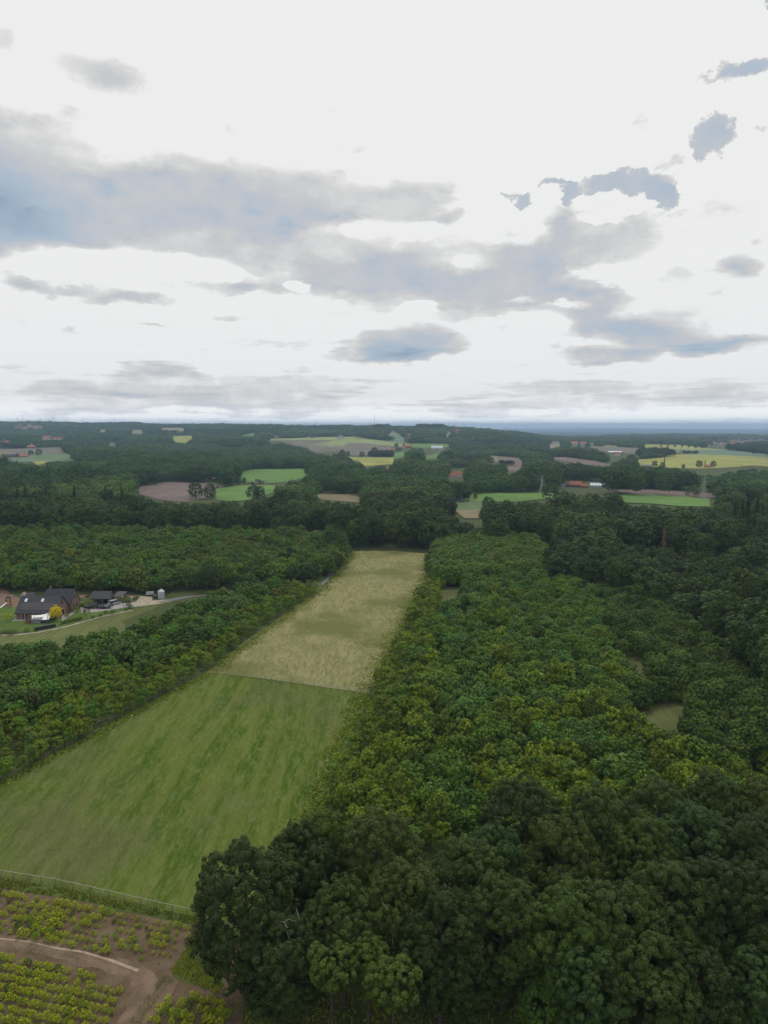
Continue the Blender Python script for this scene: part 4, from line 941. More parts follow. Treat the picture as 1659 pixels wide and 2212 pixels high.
def zz(k, x, y): return zoomf[k][0] + x * .1744, zoomf[k][1] + y * .1744
BUILD = [  # zoom, x, y, width, wall, roof, proportion, kind, label
 ('a', 385, 392, 70, 'brick', 'tile_red', .5, 'farmhouse', 'red farm roofs between the dark trees and the tan field at far left'),
 ('a', 290, 500, 80, 'tile_red', 'tile_red', .4, 'barn', 'bright orange barn beside two round trees in the far left fields'),
 ('a', 130, 500, 110, 'brick', 'slate', .35, 'farmhouse', 'long brownish farmhouse left of the bright orange barn'),
 ('a', 1075, 345, 50, 'render', 'tile_red', .8, 'house', 'pale house with pink roof standing alone above the left woods'),
 ('a', 1548, 190, 30, 'render', 'slate', .8, 'house', 'tiny white house on the wooded slope left of the centre'),
 ('a', 1370, 265, 30, 'render', 'tile_red', .8, 'house', 'small orange-roofed house among far trees on the left slope'),
 ('a', 795, 245, 24, 'cream', 'slate', 1., 'house', 'small cream house above the far left village row'),
 ('b', 945, 492, 52, 'cream', 'tile_red', .9, 'farmhouse', 'orange-roofed farmhouse at the top of the ploughed brown field'),
 ('b', 1003, 492, 55, 'brick', 'slate', .5, 'barn', 'grey-roofed barn attached right of the orange farmhouse above the brown field'),
 ('b', 1530, 525, 45, 'render', 'slate', 1.1, 'house', 'black and white gabled house between the two bright green pastures'),
 ('b', 1600, 545, 30, 'cream', 'slate', .6, 'shed', 'low pale shed right of the black and white gabled house'),
 ('c', 90, 262, 45, 'cream', 'tile_red', .7, 'farmhouse', 'pinkish farmhouse above the tilled fields, left of centre'), ('c', 145, 264, 40, 'brick', 'slate', .5, 'barn', 'dull long barn right of the pinkish farmhouse above the tilled fields'),
 ('c', 505, 264, 32, 'render', 'slate', .9, 'house', 'white house under trees at the upper rim of the tilled fields'), ('c', 545, 266, 28, 'brick', 'slate', .6, 'shed', 'dark shed right beside the white house at the rim of the tilled fields'),
 ('c', 895, 243, 62, 'render', 'slate', .4, 'farm building', 'upper long white farm building over the yellow-green stripe'), ('c', 903, 275, 80, 'steel', 'slate', .35, 'barn', 'lower long grey barn in front of the white farm building'),
 ('c', 1420, 172, 45, 'render', 'tile_red', .9, 'house', 'white house with red roof at the wooded crest near the mast'),
 ('d', 268, 246, 60, 'brick', 'tile_red', .6, 'farmhouse', 'reddish farmhouse next to the blue-green field on the central hill'),
 ('d', 260, 385, 80, 'brick', 'tile_red', .5, 'farmhouse', 'big red-roofed farmhouse in the middle of the central farmstead'), ('d', 205, 390, 44, 'cream', 'tile_red', .7, 'barn', 'small orange-roofed barn left of the big red-roofed farmhouse'),
 ('d', 62, 412, 60, 'render', 'tile_red', .45, 'farmhouse', 'pinkish white buildings at the right end of the large tilled field'),
 ('d', 620, 403, 130, 'render', 'steel', .35, 'greenhouse', 'long pale greenhouse shed behind trees on the central green band'), ('d', 632, 432, 45, 'render', 'slate', .6, 'shed', 'small white shed just below the long pale greenhouse shed'),
 ('d', 868, 192, 60, 'brick', 'tile_red', .5, 'house', 'red brick house at the foot of the square tower on the hill'), ('d', 770, 186, 40, 'cream', 'slate', .6, 'house', 'small cream house left of the square red tower'),
 ('d', 1068, 270, 32, 'render', 'tile_red', .9, 'house', 'white house with red gable in the wooded slope right of the tower'),
 ('d', 868, 740, 108, 'render', 'tile_red', .6, 'farmhouse', 'large white farmhouse with bright orange roof in the middle woods'), ('d', 790, 752, 80, 'render', 'tile_red', .5, 'barn', 'lower white barn with orange roof left of the large orange-roofed farmhouse'),
 ('d', 20, 664, 50, 'brick', 'tile_red', .6, 'house', 'small orange roof peeping from the woods below the yellow field'),
 ('e', 425, 262, 72, 'render', 'slate', .5, 'house', 'white house at the left end of the far row along the wood'), ('e', 650, 265, 90, 'render', 'tile_red', .4, 'farmhouse', 'pinkish white farm left of the orange-roofed house in the far row'),
 ('e', 770, 272, 66, 'cream', 'tile_red', .6, 'house', 'orange-roofed house in the middle of the far row'), ('e', 876, 276, 56, 'render', 'slate', .5, 'house', 'blue-grey roofed house at the right end of the far row'),
 ('e', 1172, 380, 140, 'brick', 'steel', .2, 'barn', 'long low barn with pale metal roof in front of the tilled field'), ('e', 1192, 408, 56, 'render', 'tile_red', .8, 'farmhouse', 'white farmhouse with red roof in front of the long low barn'),
 ('e', 1405, 530, 70, 'brick', 'slate', .45, 'farmhouse', 'grey-roofed farmhouse beside dark conifers at the corner of the yellow field'), ('e', 1565, 550, 90, 'brick', 'slate', .35, 'barn', 'low grey barn right of the grey-roofed farmhouse by the yellow field'),
 ('e', 550, 692, 70, 'brick', 'slate', .4, 'barn', 'dark-roofed barn half hidden in trees above the pylon'),
 ('e', 572, 795, 62, 'brick', 'slate', .9, 'house', 'brown brick house at the left of the orange farmstead beside the pylon'), ('e', 520, 808, 40, 'render', 'slate', .9, 'house', 'small pale gabled house nearest to the pylon'),
 ('e', 680, 800, 130, 'brick', 'tile_red', .6, 'farmhouse', 'broad orange-roofed farmhouse at the heart of the farmstead right of the pylon'), ('e', 785, 806, 70, 'brick', 'tile_red', .7, 'barn', 'second orange roof stepping down right of the broad one'),
 ('e', 930, 800, 120, 'steel', 'steel', .45, 'barn', 'blue-grey metal barn right of the orange farmstead'), ('e', 1060, 796, 105, 'brick', 'slate', .4, 'barn', 'long brown-grey barn at the right end of the farmstead'),
 ('f', 160, 266, 30, 'brick', 'tile_red', .7, 'house', 'tiny orange house at the start of the row of round field trees'), ('f', 535, 388, 52, 'brick', 'tile_red', .5, 'farmhouse', 'red farmhouse at the end of the dark copse inside the yellow field'),
 ('f', 910, 556, 64, 'brick', 'tile_red', .5, 'farmhouse', 'reddish farmhouse between two round trees at the lower rim of the yellow field'),
]
EXTRA = []
bcount = []
for k, (zk, x, y, w, wm, rm, pr, kind, label) in enumerate(BUILD):
    u, v = zz(zk, x, y); gx, gy = G(u, v); dist = math.hypot(gx, gy); wpx = w * .1744; wm_ = wpx * dist / FPX * 1.1
    hh = min(10.5, max(4.2, wm_ * pr * .85)); dd = max(5, min(14, wm_ * .6))
    gable_house(kind.replace(' ', '_'), label, (gx, gy, float(zt(gx, gy))), random.uniform(-.35, .35) - math.atan2(gx, gy), wm_, dd, hh * .48, hh, M[wm], M[rm], kind, None, 1 if dist < 2500 else 0, .3)
    EXTRA.append([(u - wpx * .55, v - hh * FPX / dist * .95), (u + wpx * .55, v - hh * FPX / dist * .95), (u + wpx * .55, v + .6), (u - wpx * .55, v + .6)])
# villages: every house on its own, sharing the label of its village
def village(zk, x0, x1, y0, y1, n, label, group, redp, hw=8.5, seed=1):
    r = random.Random(seed); protos = []
    for i in range(n):
        x = x0 + (x1 - x0) * (i + r.random()) / n; y = r.uniform(y0, y1); u, v = zz(zk, x, y); gx, gy = G(u, v)
        red = r.random() < redp; key = (red, i % 3)
        pr = next((p for kk, p in protos if kk == key), None); loc = (gx, gy, float(zt(gx, gy))); rz = r.uniform(-.6, .6); s = r.uniform(.85, 1.25)
        if pr is None:
            pr = gable_house('house', label, loc, rz, hw * (1 + .2 * (i % 3)), 8, 3.6, 8, M[['render', 'cream', 'render'][i % 3]], M['tile_red' if red else 'slate'], 'house', group, 0); protos.append((key, pr)); o = pr
        else:
            o = pr.copy(); COL.objects.link(o); o.location = loc
            for ch in pr.children: c = ch.copy(); COL.objects.link(c); c.parent = o
            o.rotation_euler.z = rz
        o.scale = (s, s, s); dist = math.hypot(gx, gy); wp = hw * FPX / dist * .6
        EXTRA.append([(u - wp, v - 7 * FPX / dist), (u + wp, v - 7 * FPX / dist), (u + wp, v + .4), (u - wp, v + .4)])
village('a', 180, 540, 105, 150, 26, 'orange-roofed house of the hillside village under the far left skyline', 'houses of the far left hillside village', .85, 9, 1)
village('a', 505, 740, 258, 290, 12, 'white-walled house in the village row above the left fields', 'houses of the row above the left fields', .6, 9, 2)
village('a', 15, 125, 300, 342, 8, 'house of the hamlet behind dark trees at the far left edge', 'houses of the hamlet at the left edge', .6, 8, 3)
village('f', 1165, 1660, 215, 245, 24, 'pale house of the village beyond the dark wood on the right', 'houses of the right-hand village', .3, 9, 4)
village('f', 900, 1250, 255, 280, 14, 'house of the lower village rows beyond the row of round trees', 'houses of the lower right village rows', .5, 8, 5)
# the square red tower on the hill
gx, gy = G(*zz('d', 852, 190)); t = thing('brick_tower', 'square reddish water tower with an overhanging top on the central hill', 'tower', (gx, gy, float(zt(gx, gy))))
hT = 52 * .1744 / FPX * gy
MB().box(-3, 3, -3, 3, -1, hT * .66).build('shaft', M['brick'], t); MB().box(-3.9, 3.9, -3.9, 3.9, hT * .66, hT * .95).build('tank', M['brick'], t); MB().add([(-4.2, -4.2, hT * .95), (4.2, -4.2, hT * .95), (4.2, 4.2, hT * .95), (-4.2, 4.2, hT * .95), (0, 0, hT * 1.05)], [(3, 2, 1, 0), (0, 1, 4), (1, 2, 4), (2, 3, 4), (3, 0, 4)]).build('roof', M['tile_red'], t)
EXTRA.append([zz('d', 835, 150), zz('d', 870, 150), zz('d', 870, 190), zz('d', 835, 190)])

# ------------------------------------------------------------------ pylons, mast and wind turbines
def pylon(u, v, h, label, group, arms=3, th=.09):
    gx, gy = G(u, v); t = thing('power_pylon', label, 'pylon', (gx, gy, float(zt(gx, gy))), -math.atan2(gx, gy) + .4, group)
    b = h * .10; m = MB()
    for sx, sy in ((1, 1), (1, -1), (-1, 1), (-1, -1)):
        m2 = MB().tube([(sx * b, sy * b, -1), (sx * b * .3, sy * b * .3, h * .62), (sx * .12, sy * .12, h)], [th * 1.3, th, th], 4); m2.build('leg', M['pylon'], t)
    n = 9
    for i in range(n):
        z0, z1 = h * i / n, h * (i + 1) / n; w0 = np.interp(z0, [0, h * .62, h], [b, b * .3, .12]); w1 = np.interp(z1, [0, h * .62, h], [b, b * .3, .12])
        for s in (-1, 1):
            for flip in (-1, 1):
                m.tube([(flip * w0, s * w0, z0), (-flip * w1, s * w1, z1)], th * .6, 3, False); m.tube([(s * w0, flip * w0, z0), (s * w1, -flip * w1, z1)], th * .6, 3, False)
    m.build('lattice', M['pylon'], t)
    for i in range(arms):
        z = h * (.66 + .12 * i); L = h * (.17 - .02 * abs(i - 1) * 2)
        MB().tube([(-L, 0, z), (0, 0, z + .05 * h), (L, 0, z), (-L, 0, z)], th * 1.2, 4).build('crossarm', M['pylon'], t)
    return t
def ptop(u, v, v2): gx, gy = G(u, v); return (v - v2) / FPX * math.hypot(gx, gy)
pylon(1170, 1067, ptop(1170, 1067, 1027), 'steel lattice pylon rising from the light green field left of the orange farmstead', 'lattice pylons in the middle distance', th=.10)
pylon(1520, 1080, ptop(1520, 1080, 1034), 'steel lattice pylon standing in the green field below the brown strip at right', 'lattice pylons in the middle distance', th=.10)
pylon(528.5, 1019, ptop(528, 1019, 1002), 'lattice pylon at the upper left corner of the bright green pasture', 'lattice pylons in the middle distance', th=.14)
EXTRA += [[(1165, 1027), (1175, 1027), (1175, 1068), (1165, 1068)], [(1515, 1034), (1525, 1034), (1525, 1080), (1515, 1080)]]
for k, (u, dv) in enumerate([(39, 8), (49.5, 11), (88, 8), (112, 9), (116.5, 8), (180, 8), (248, 7), (318, 6), (399, 9), (486, 8), (585, 9), (681, 11), (800, 12), (905, 11), (1002, 12), (1093, 11), (1652, 5)]):
    gy = 4300 if u < 600 else 3900 if u < 1000 else 3100 if u < 1200 else 4700
    gx = u2t(u, 925) * gy; zg = float(zt(gx, gy)); vt = np.interp(u, [0, 250, 500, 830, 1000, 1100, 1700], [908, 912, 917, 921, 922, 933, 926]) - dv
    zt_ = H_CAM + slope(vt) * gy; hh = zt_ - zg
    t = thing('power_pylon', f'tiny pylon on the skyline, {ORD[k]} from the left', 'pylon', (gx, gy, zg), -math.atan2(gx, gy) + .3, 'pylons along the skyline'); w = .75
    m = MB()
    for s in (-1, 1): m.tube([(s * hh * .07, 0, -2), (s * .3, 0, hh)], .30, 3)
    for i in range(6): m.tube([((-1) ** i * hh * .07 * (1 - i / 6.2), 0, hh * i / 6), (-(-1) ** i * hh * .07 * (1 - (i + 1) / 6.2), 0, hh * (i + 1) / 6)], .2, 3)
    m.build('lattice', M['pylon'], t)
    for i in range(2): MB().box(-hh * .15, hh * .15, -.3, .3, hh * (.72 + .14 * i), hh * (.72 + .14 * i) + .5).build('crossarm', M['pylon'], t)
gy = 3300; gx = u2t(809, 915) * gy; zg = float(zt(gx, gy)); hh = H_CAM + slope(896.5) * gy - zg
t = thing('radio_mast', 'tall thin red and white radio mast on the wooded crest at centre', 'mast', (gx, gy, zg))
for i in range(6): MB().tube([(0, 0, hh * i / 6), (0, 0, hh * (i + 1) / 6 - .02)], .85 - .07 * i, 6).build('mast_section', M['tile_red' if i % 2 else 'pylon'], t)
def turbine(u, vb, vh, gy, label, ang, group):
    gx = u2t(u, 930) * gy; zg = float(zt(gx, gy)); hub = H_CAM + slope(vh) * gy - zg
    t = thing('wind_turbine', label, 'wind turbine', (gx, gy, zg), .3, group)
    MB().tube([(0, 0, 0), (0, 0, hub)], [3.6, 2.0], 10).build('tower', M['turbine'], t); MB().box(-2, 2, -4, 6, hub - 1.6, hub + 2.2).build('nacelle', M['turbine'], t)
    MB().tube([(0, -4, hub), (0, -6.5, hub)], [1.8, .8], 8).build('hub', M['turbine'], t)
    for i in range(3):
        a = ang + i * 2.0944; d = Vector((math.cos(a), 0, math.sin(a))); c = Vector((0, -5.3, hub))
        MB().tube([c + d * 1.2, c + d * 12, c + d * hub * .42], [1.2, 1.5, .35], 5).build('blade', M['turbine'], t)
turbine(1355.5, 946, 920.5, 7600, 'white wind turbine rising over the dark blue woods right of centre', .55, 'wind turbines of the plain')
for u, gy, l in ((1209, 17000, 'hazy wind turbine, leftmost of the faint ones on the right horizon'), (1223, 19000, 'faint wind turbine second from the left on the horizon'), (1229, 19000, 'faint wind turbine third from the left on the horizon'), (1480, 21000, 'very faint wind turbine near the right end of the horizon')):
    turbine(u, 930, 923, gy, l, random.uniform(0, 2), 'wind turbines of the plain')

# ------------------------------------------------------------------ far woods
far_parts = []
_sr = np.random.default_rng(91)
SX, SY = grid(-4200, 4200, 560, 5800, 210, .48, 92); SN = len(SX)
STINT = np.array([[.80, .98, .86], [1.0, 1.06, .80], [.62, .80, .72], [1.22, 1.25, .85], [.74, .92, .92], [.90, 1.12, .78]])[_sr.integers(0, 6, SN)] * _sr.uniform(.85, 1.15, (SN, 1))
SH = _sr.uniform(.62, 1.15, SN); SK = _sr.choice([0, 0, 0, 0, 0, 1, 2], SN); SG = _sr.random(SN)
def stand(x, y):
    d = np.full((2, len(x)), 1e9); k = np.zeros(len(x), int)
    for c0 in range(0, len(x), 4000):
        sl = slice(c0, c0 + 4000); D2 = np.hypot(x[sl, None] - SX[None], (y[sl, None] - SY[None]) * .8 + 25 * np.sin(x[sl, None] / 60)); o_ = np.argpartition(D2, 1, 1)[:, :2]; dd = np.take_along_axis(D2, o_, 1); q_ = dd.argsort(1); o_ = np.take_along_axis(o_, q_, 1); dd = np.take_along_axis(dd, q_, 1); k[sl] = o_[:, 0]; d[0, sl] = dd[:, 0]; d[1, sl] = dd[:, 1]
    return k, d[1] - d[0]
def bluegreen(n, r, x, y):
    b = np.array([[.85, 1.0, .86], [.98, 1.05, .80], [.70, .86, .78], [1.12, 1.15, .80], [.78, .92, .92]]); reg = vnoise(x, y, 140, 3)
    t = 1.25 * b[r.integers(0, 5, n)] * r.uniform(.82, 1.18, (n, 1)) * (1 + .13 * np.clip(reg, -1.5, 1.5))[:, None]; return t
lone = []
for y0, y1, st, sd, h0, h1, sc_ in ((566, 900, 8.8, 41, 16, 22, 1.0), (900, 1500, 9.8, 42, 16, 22, 1.1), (1500, 2600, 12, 43, 16, 22, 1.3), (2600, 5600, 17, 44, 16, 22, 1.75)):
    x, y, z, h, u, v, r = far_wood(y0, y1, st, sd, h0, h1, EXTRA)
    k, gap = stand(x, y); keep = (gap > 5 * sc_) | (SG[k] < .45); x, y, z, h, k = x[keep], y[keep], z[keep], h[keep], k[keep]; h = h * SH[k] * r.uniform(.82, 1.12, len(x))
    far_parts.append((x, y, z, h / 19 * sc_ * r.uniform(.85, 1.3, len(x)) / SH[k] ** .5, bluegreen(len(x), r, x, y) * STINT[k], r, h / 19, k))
FM = [p[0] for p in BIG['far_broad']] + [p[0] for p in BIG['far_poplar']] + [BIG['far_spruce'][0][0]]
FM = FM[:3] + FM[4:]
X_ = np.concatenate([p[0] for p in far_parts]); Y_ = np.concatenate([p[1] for p in far_parts]); Z_ = np.concatenate([p[2] for p in far_parts]); S_ = np.concatenate([p[3] for p in far_parts]); T_ = np.concatenate([p[4] for p in far_parts]); SZ = np.concatenate([p[6] for p in far_parts])
n = len(X_); rr_ = np.random.default_rng(9); K_ = np.concatenate([p[7] for p in far_parts]); pick = rr_.integers(0, 3, n)
pop = (SK[K_] == 1); pick[pop] = 3 + rr_.integers(0, 2, pop.sum()); spr = (SK[K_] == 2) & (Y_ < 1500) & (rr_.random(n) < .35); pick[spr] = 5
S_[pop] *= 1.25
print('far trees', n, 'young rest', len(rest), 'near rest', len(rest_t))
stuff_instances('distant_woodland', 'far-off broadleaf woods covering the hills and the land between the fields', X_, Y_, Z_ - 1.0, S_, rr_.uniform(0, 6.28, n), T_, pick, FM, SZ)
q = rest_t; MM = [p[0] for p in BIG['mid_oak']] + [p[0] for p in BIG['mid_birch']] + [BIG['spruce'][0][0]]
rr_ = np.random.default_rng(10)
stuff_instances('woodland', 'inner mass of the woods behind the plantation and the meadows', np.array([a[0] for a in q]), np.array([a[1] for a in q]), np.array([a[2] for a in q]), np.array([a[3] / 19.5 for a in q]) * rr_.uniform(.95, 1.25, len(q)), rr_.uniform(0, 6.28, len(q)),
                np.array([a[5] for a in q]), np.array([{'mid_oak': rr_.integers(0, 3), 'mid_birch': 3 + rr_.integers(0, 2), 'spruce': 5}[a[4]] for a in q]), MM, np.array([a[3] / 19.5 for a in q]))
# belts of wood on the far plain
x, y = grid(-9000, 30000, 5600, 26000, 110, .45, 51); m = (np.abs(x) < .66 * y) & (x > -.25 * y); x, y = x[m], y[m]
bel = vnoise(x, y * 2.2, 5200, 1) + .6 * vnoise(x, y * 2.5, 1500, 5) + np.where(y < 11500, .95, -.25); m = bel > .15; x, y = x[m], y[m]
r = np.random.default_rng(51); n = len(x); print('plain copses', n)
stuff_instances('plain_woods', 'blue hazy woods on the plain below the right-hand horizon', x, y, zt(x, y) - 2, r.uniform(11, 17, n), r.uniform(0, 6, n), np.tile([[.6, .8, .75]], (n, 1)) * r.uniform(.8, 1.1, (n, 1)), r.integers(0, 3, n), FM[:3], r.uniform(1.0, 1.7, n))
# trees and copses one can tell apart in the open country
LONE = [(*zz('b', 765, 725), 19, 'left one of the two big round trees before the ploughed brown field'), (*zz('b', 940, 725), 17, 'right one of the two big round trees before the ploughed brown field'), (*zz('b', 1035, 598), 4, 'tiny bush between the brown field and the green pasture'),
 (*zz('b', 1480, 740), 17, 'dark broad tree before the green pasture, left of centre'), (*zz('b', 1560, 735), 15, 'dark tree close right of the broad one before the green pasture'),
 (*zz('b', 1200, 545), 11, 'light green round tree at the corner between brown field and pasture'), (*zz('b', 1300, 540), 8, 'small conical tree left of its twin above the green pasture'), (*zz('b', 1362, 528), 8, 'small conical tree right of its twin above the green pasture'), (*zz('b', 1470, 555), 5, 'low bush before the black and white gabled house'), (*zz('b', 1565, 545), 6, 'small tree right behind the black and white gabled house'),
 (*zz('a', 385, 485), 16, 'round dark tree right beside the bright orange barn'), (*zz('a', 485, 480), 19, 'larger round tree at the green field right of the bright orange barn'), (*zz('a', 220, 500), 10, 'dark tree between the long farmhouse and the orange barn'), (*zz('a', 30, 500), 10, 'bushy tree at the left edge beside the long brownish farmhouse'),
 (*zz('f', 333, 302), 10, 'first of the round trees spaced along the far yellow field'), (*zz('f', 420, 304), 10, 'second round tree along the far yellow field'), (*zz('f', 505, 306), 11, 'third and largest round tree along the far yellow field'), (*zz('f', 594, 309), 10, 'fourth round tree along the far yellow field'), (*zz('f', 677, 309), 10, 'fifth round tree along the far yellow field'), (*zz('f', 760, 320), 11, 'umbrella-shaped tree after the five round ones along the yellow field'), (*zz('f', 850, 318), 13, 'taller tree at the end of the row along the yellow field'), (*zz('f', 948, 285), 22, 'tall dark tree beside the lower village rows'), (*zz('f', 1480, 393), 9, 'single small tree in the blue-green field right of the row'),
 (*zz('f', 255, 555), 13, 'dome-shaped tree at the lower left rim of the yellow field'), (*zz('f', 350, 558), 11, 'low tree beside the tall pointed conifer at the yellow field'), (*zz('f', 608, 572), 9, 'slim grey-green tree alone at the lower rim of the yellow field'), (*zz('f', 805, 565), 15, 'broad tree left of the reddish farmhouse at the yellow field'), (*zz('f', 980, 552), 13, 'round tree right of the reddish farmhouse at the yellow field'),
 (*zz('e', 260, 800), 1, ''), (*zz('e', 500, 770), 13, 'yellowish tree between the pylon and the orange farmstead'), (*zz('e', 1375, 810), 9, 'light green round bush right of the farmstead barns'),
 (1010, 1078, 7, 'left of two small trees beside the curving road'), (1027, 1079, 6, 'right of two small trees beside the curving road'), (1048, 1083, 4.5, 'little bush at the lower rim of the light green field'), (1055, 1108, 15, 'dark tree standing over the crop field beside the road'),
 (*zz('c', 1165, 500), 15, 'round copse tree left at the foot of the big tilled field'), (*zz('c', 1325, 470), 22, 'tall dark tree at the foot of the big tilled field'), (*zz('c', 920, 485), 18, 'round tree at the left foot of the big tilled field'), (*zz('c', 990, 490), 14, 'second tree at the left foot of the big tilled field'),
 (*zz('d', 115, 382), 16, 'tree over the pinkish white buildings at the central farmstead'), (*zz('d', 208, 364), 10, 'small round tree behind the big red-roofed farmhouse'), (*zz('d', 1290, 590), 15, 'round tree left of the brown strip fields at centre right')]
for k, (u, v, h, label) in enumerate(LONE):
    if not label: continue
    gx, gy = G(u, v); pr = BIG['mid_oak'][k % 3] if gy < 1500 else BIG['far_broad'][k % 3]; s = h / 19
    tree('broadleaf_tree', pr, gx, gy, s * 1.15, k, (.72, .86, .72) if 'light' not in label and 'yellow' not in label[:9] else (1.3, 1.35, .8), label, 'tree', None, .95, float(zt(gx, gy)) - .16 * h)
for u, v, h, label in ((*zz('f', 372, 556), 20, 'tall pointed conifer at the lower left rim of the yellow field'), (*zz('f', 877, 553), 14, 'pointed conifer between broad tree and reddish farmhouse'), (*zz('e', 1402, 512), 14, 'left dark conifer behind the grey-roofed farmhouse'), (*zz('e', 1450, 514), 12, 'right dark conifer behind the grey-roofed farmhouse'), (*zz('e', 1495, 545), 8, 'small dark conifer between the two grey roofs'), (*zz('f', 572, 385), 12, 'slim dark conifer beside the red farmhouse in the yellow field')):
    gx, gy = G(u, v); tree('conifer', BIG['far_spruce'][0], gx, gy, h / 22, 0, (.6, .7, .65), label, 'tree')
def copse(px, label, n, h, seed, tint=(.62, .78, .66)):
    w = GP(px); xs = [p[0] for p in w]; ys = [p[1] for p in w]; st = math.sqrt((max(xs) - min(xs)) * (max(ys) - min(ys)) / n * .8)
    x, y = grid(min(xs), max(xs), min(ys), max(ys), st, .35, seed); m = inpoly(x, y, w); x, y = x[m], y[m]; r = np.random.default_rng(seed); k = len(x)
    if not k: return
    s = h / 19 * r.uniform(.85, 1.15, k); stuff_instances('copse', label, x, y, zt(x, y) - .5, s * 1.25, r.uniform(0, 6, k), np.tile([tint], (k, 1)) * r.uniform(.85, 1.15, (k, 1)), r.integers(0, 3, k), FM[:3], s)
copse([zz('f', 60, 445), zz('f', 470, 425), zz('f', 480, 395), zz('f', 200, 380), zz('f', 60, 400)], 'dark rounded copse reaching into the yellow field', 90, 19, 1)
copse([zz('f', 1130, 345), zz('f', 1640, 385), zz('f', 1700, 340), zz('f', 1150, 325)], 'long dark wood in front of the right-hand village', 160, 20, 2)
copse([zz('e', 1310, 300), zz('e', 1510, 305), zz('e', 1500, 280), zz('e', 1320, 280)], 'square dark copse left of the round field trees', 60, 20, 3)
copse([zz('d', 370, 176), zz('d', 690, 178), zz('d', 700, 160), zz('d', 380, 158)], 'wooded knoll standing out on the central skyline', 90, 27, 11)
copse([zz('c', 1330, 172), zz('c', 1510, 172), zz('c', 1500, 155), zz('c', 1340, 155)], 'small wooded knoll behind the radio mast', 50, 25, 12)
copse([zz('f', 590, 388), zz('f', 790, 390), zz('f', 780, 378), zz('f', 600, 378)], 'low tree belt right of the red farmhouse in the field', 30, 8, 4)
copse([zz('c', 1110, 268), zz('c', 1560, 312), zz('c', 1440, 260), zz('c', 1110, 250)], 'rounded dark wood lying between pale stripe and blue-green field', 110, 19, 5)
copse([zz('c', 1260, 498), zz('c', 1555, 502), zz('c', 1550, 480), zz('c', 1265, 478)], 'dark hedge wood along the top of the yellow strip', 60, 14, 6)
copse([zz('d', 1380, 590), zz('d', 1575, 606), zz('d', 1575, 598), zz('d', 1385, 582)], 'line of trees between the two brown strips at centre right', 26, 9, 7)
copse([zz('a', 10, 400), zz('a', 200, 396), zz('a', 340, 385), zz('a', 330, 365), zz('a', 10, 380)], 'dark tree group around the hamlet at the far left', 40, 18, 8)

# ------------------------------------------------------------------ the house plot on the left
def gp(p): return G(*p)
HX, HY = -134.0, 252.6
HW, HD, HE, HR = 14.6, 10.4, 2.5, 7.3
cx_, cy_ = HX + HW / 2, HY + HD / 2
hz = float(zt(cx_, cy_))
house = thing('country_house', 'brown brick country house with dark roof and solar panels in the clearing at left', 'house', (cx_, cy_, hz), 0)
def gable_part(x0, x1, y0, y1, eave, ridge, name='wall', over=.4, th=.22):
    ym = (y0 + y1) / 2
    w = MB().add([(x0, y0, -.3), (x1, y0, -.3), (x1, y1, -.3), (x0, y1, -.3), (x0, y0, eave), (x1, y0, eave), (x1, y1, eave), (x0, y1, eave), (x0, ym, ridge - .1), (x1, ym, ridge - .1)],
                 [(0, 3, 2, 1), (0, 1, 5, 4), (2, 3, 7, 6), (1, 2, 6, 9, 5), (3, 0, 4, 8, 7), (4, 5, 9, 8), (6, 7, 8, 9)]).build(name, M['brick'], house)
    r = MB(); sl = (ridge - eave) / ((y1 - y0) / 2); a, b = x0 - over, x1 + .18
    for yy, sg in ((y0 - over, -1), (y1 + over, 1)):
        q = [(a, yy, eave - over * sl), (b, yy, eave - over * sl), (b, ym, ridge), (a, ym, ridge)]; q2 = [(p[0], p[1], p[2] + th) for p in q]
        F_ = [(3, 2, 1, 0), (4, 5, 6, 7), (0, 1, 5, 4), (1, 2, 6, 5), (2, 3, 7, 6), (3, 0, 4, 7)]; r.add(q + q2, F_ if sg < 0 else [tuple(reversed(f)) for f in F_])
    return w, r.build('roof', M['slate'], house)
x0, x1, y0, y1 = -HW / 2, HW / 2, -HD / 2, HD / 2
w1_, r1_ = gable_part(x0, x1, y0, y1, HE, HR)
w2_, r2_ = gable_part(x0 + 5.2, x1 + .9, y1 + .02, y1 + 7.8, 3.0, 7.9)
def on_roof(xa, xb, ta, tb, lift, hgt, name, m):
    """a flat piece on the front slope, ta..tb measured up the slope from the eave (0) to the ridge (1)"""
    sl = HR - HE; P0 = lambda x, t, e: (x, y0 + HD / 2 * t, HE + sl * t + .22 + e)
    b = MB().add([P0(xa, ta, lift), P0(xb, ta, lift), P0(xb, tb, lift), P0(xa, tb, lift), P0(xa, ta, lift + hgt), P0(xb, ta, lift + hgt), P0(xb, tb, lift + hgt), P0(xa, tb, lift + hgt)],
                 [(0, 3, 2, 1), (4, 5, 6, 7), (0, 1, 5, 4), (1, 2, 6, 5), (2, 3, 7, 6), (3, 0, 4, 7)]); return b.build(name, m, r1_)
for xs_ in (x0 + 2.1, x0 + 8.2):
    on_roof(xs_ - .62, xs_ + .62, .58, .83, .01, .10, 'skylight_frame', M['darkwood']); on_roof(xs_ - .48, xs_ + .48, .61, .80, .12, .04, 'skylight_pane', M['skylight'])
for i in range(11):
    for j in range(3):
        on_roof(x0 + 1.0 + i * 1.12, x0 + 1.0 + i * 1.12 + 1.06, .12 + j * .15, .12 + j * .15 + .14, .06, .04, 'solar_panel', M['solar'])
def pane(xa, xb, ya, yb, za, zb, name='window', m='glass', lab=None):
    o = MB().box(xa, xb, ya, yb, za, zb).build(name, M[m], w1_)
    if lab: o['label'] = lab
MB().box(x0 + 2.5, x0 + 3.9, y0 - .05, y0 + .05, 0, 2.1).build('glass_door', M['glass'], w1_)
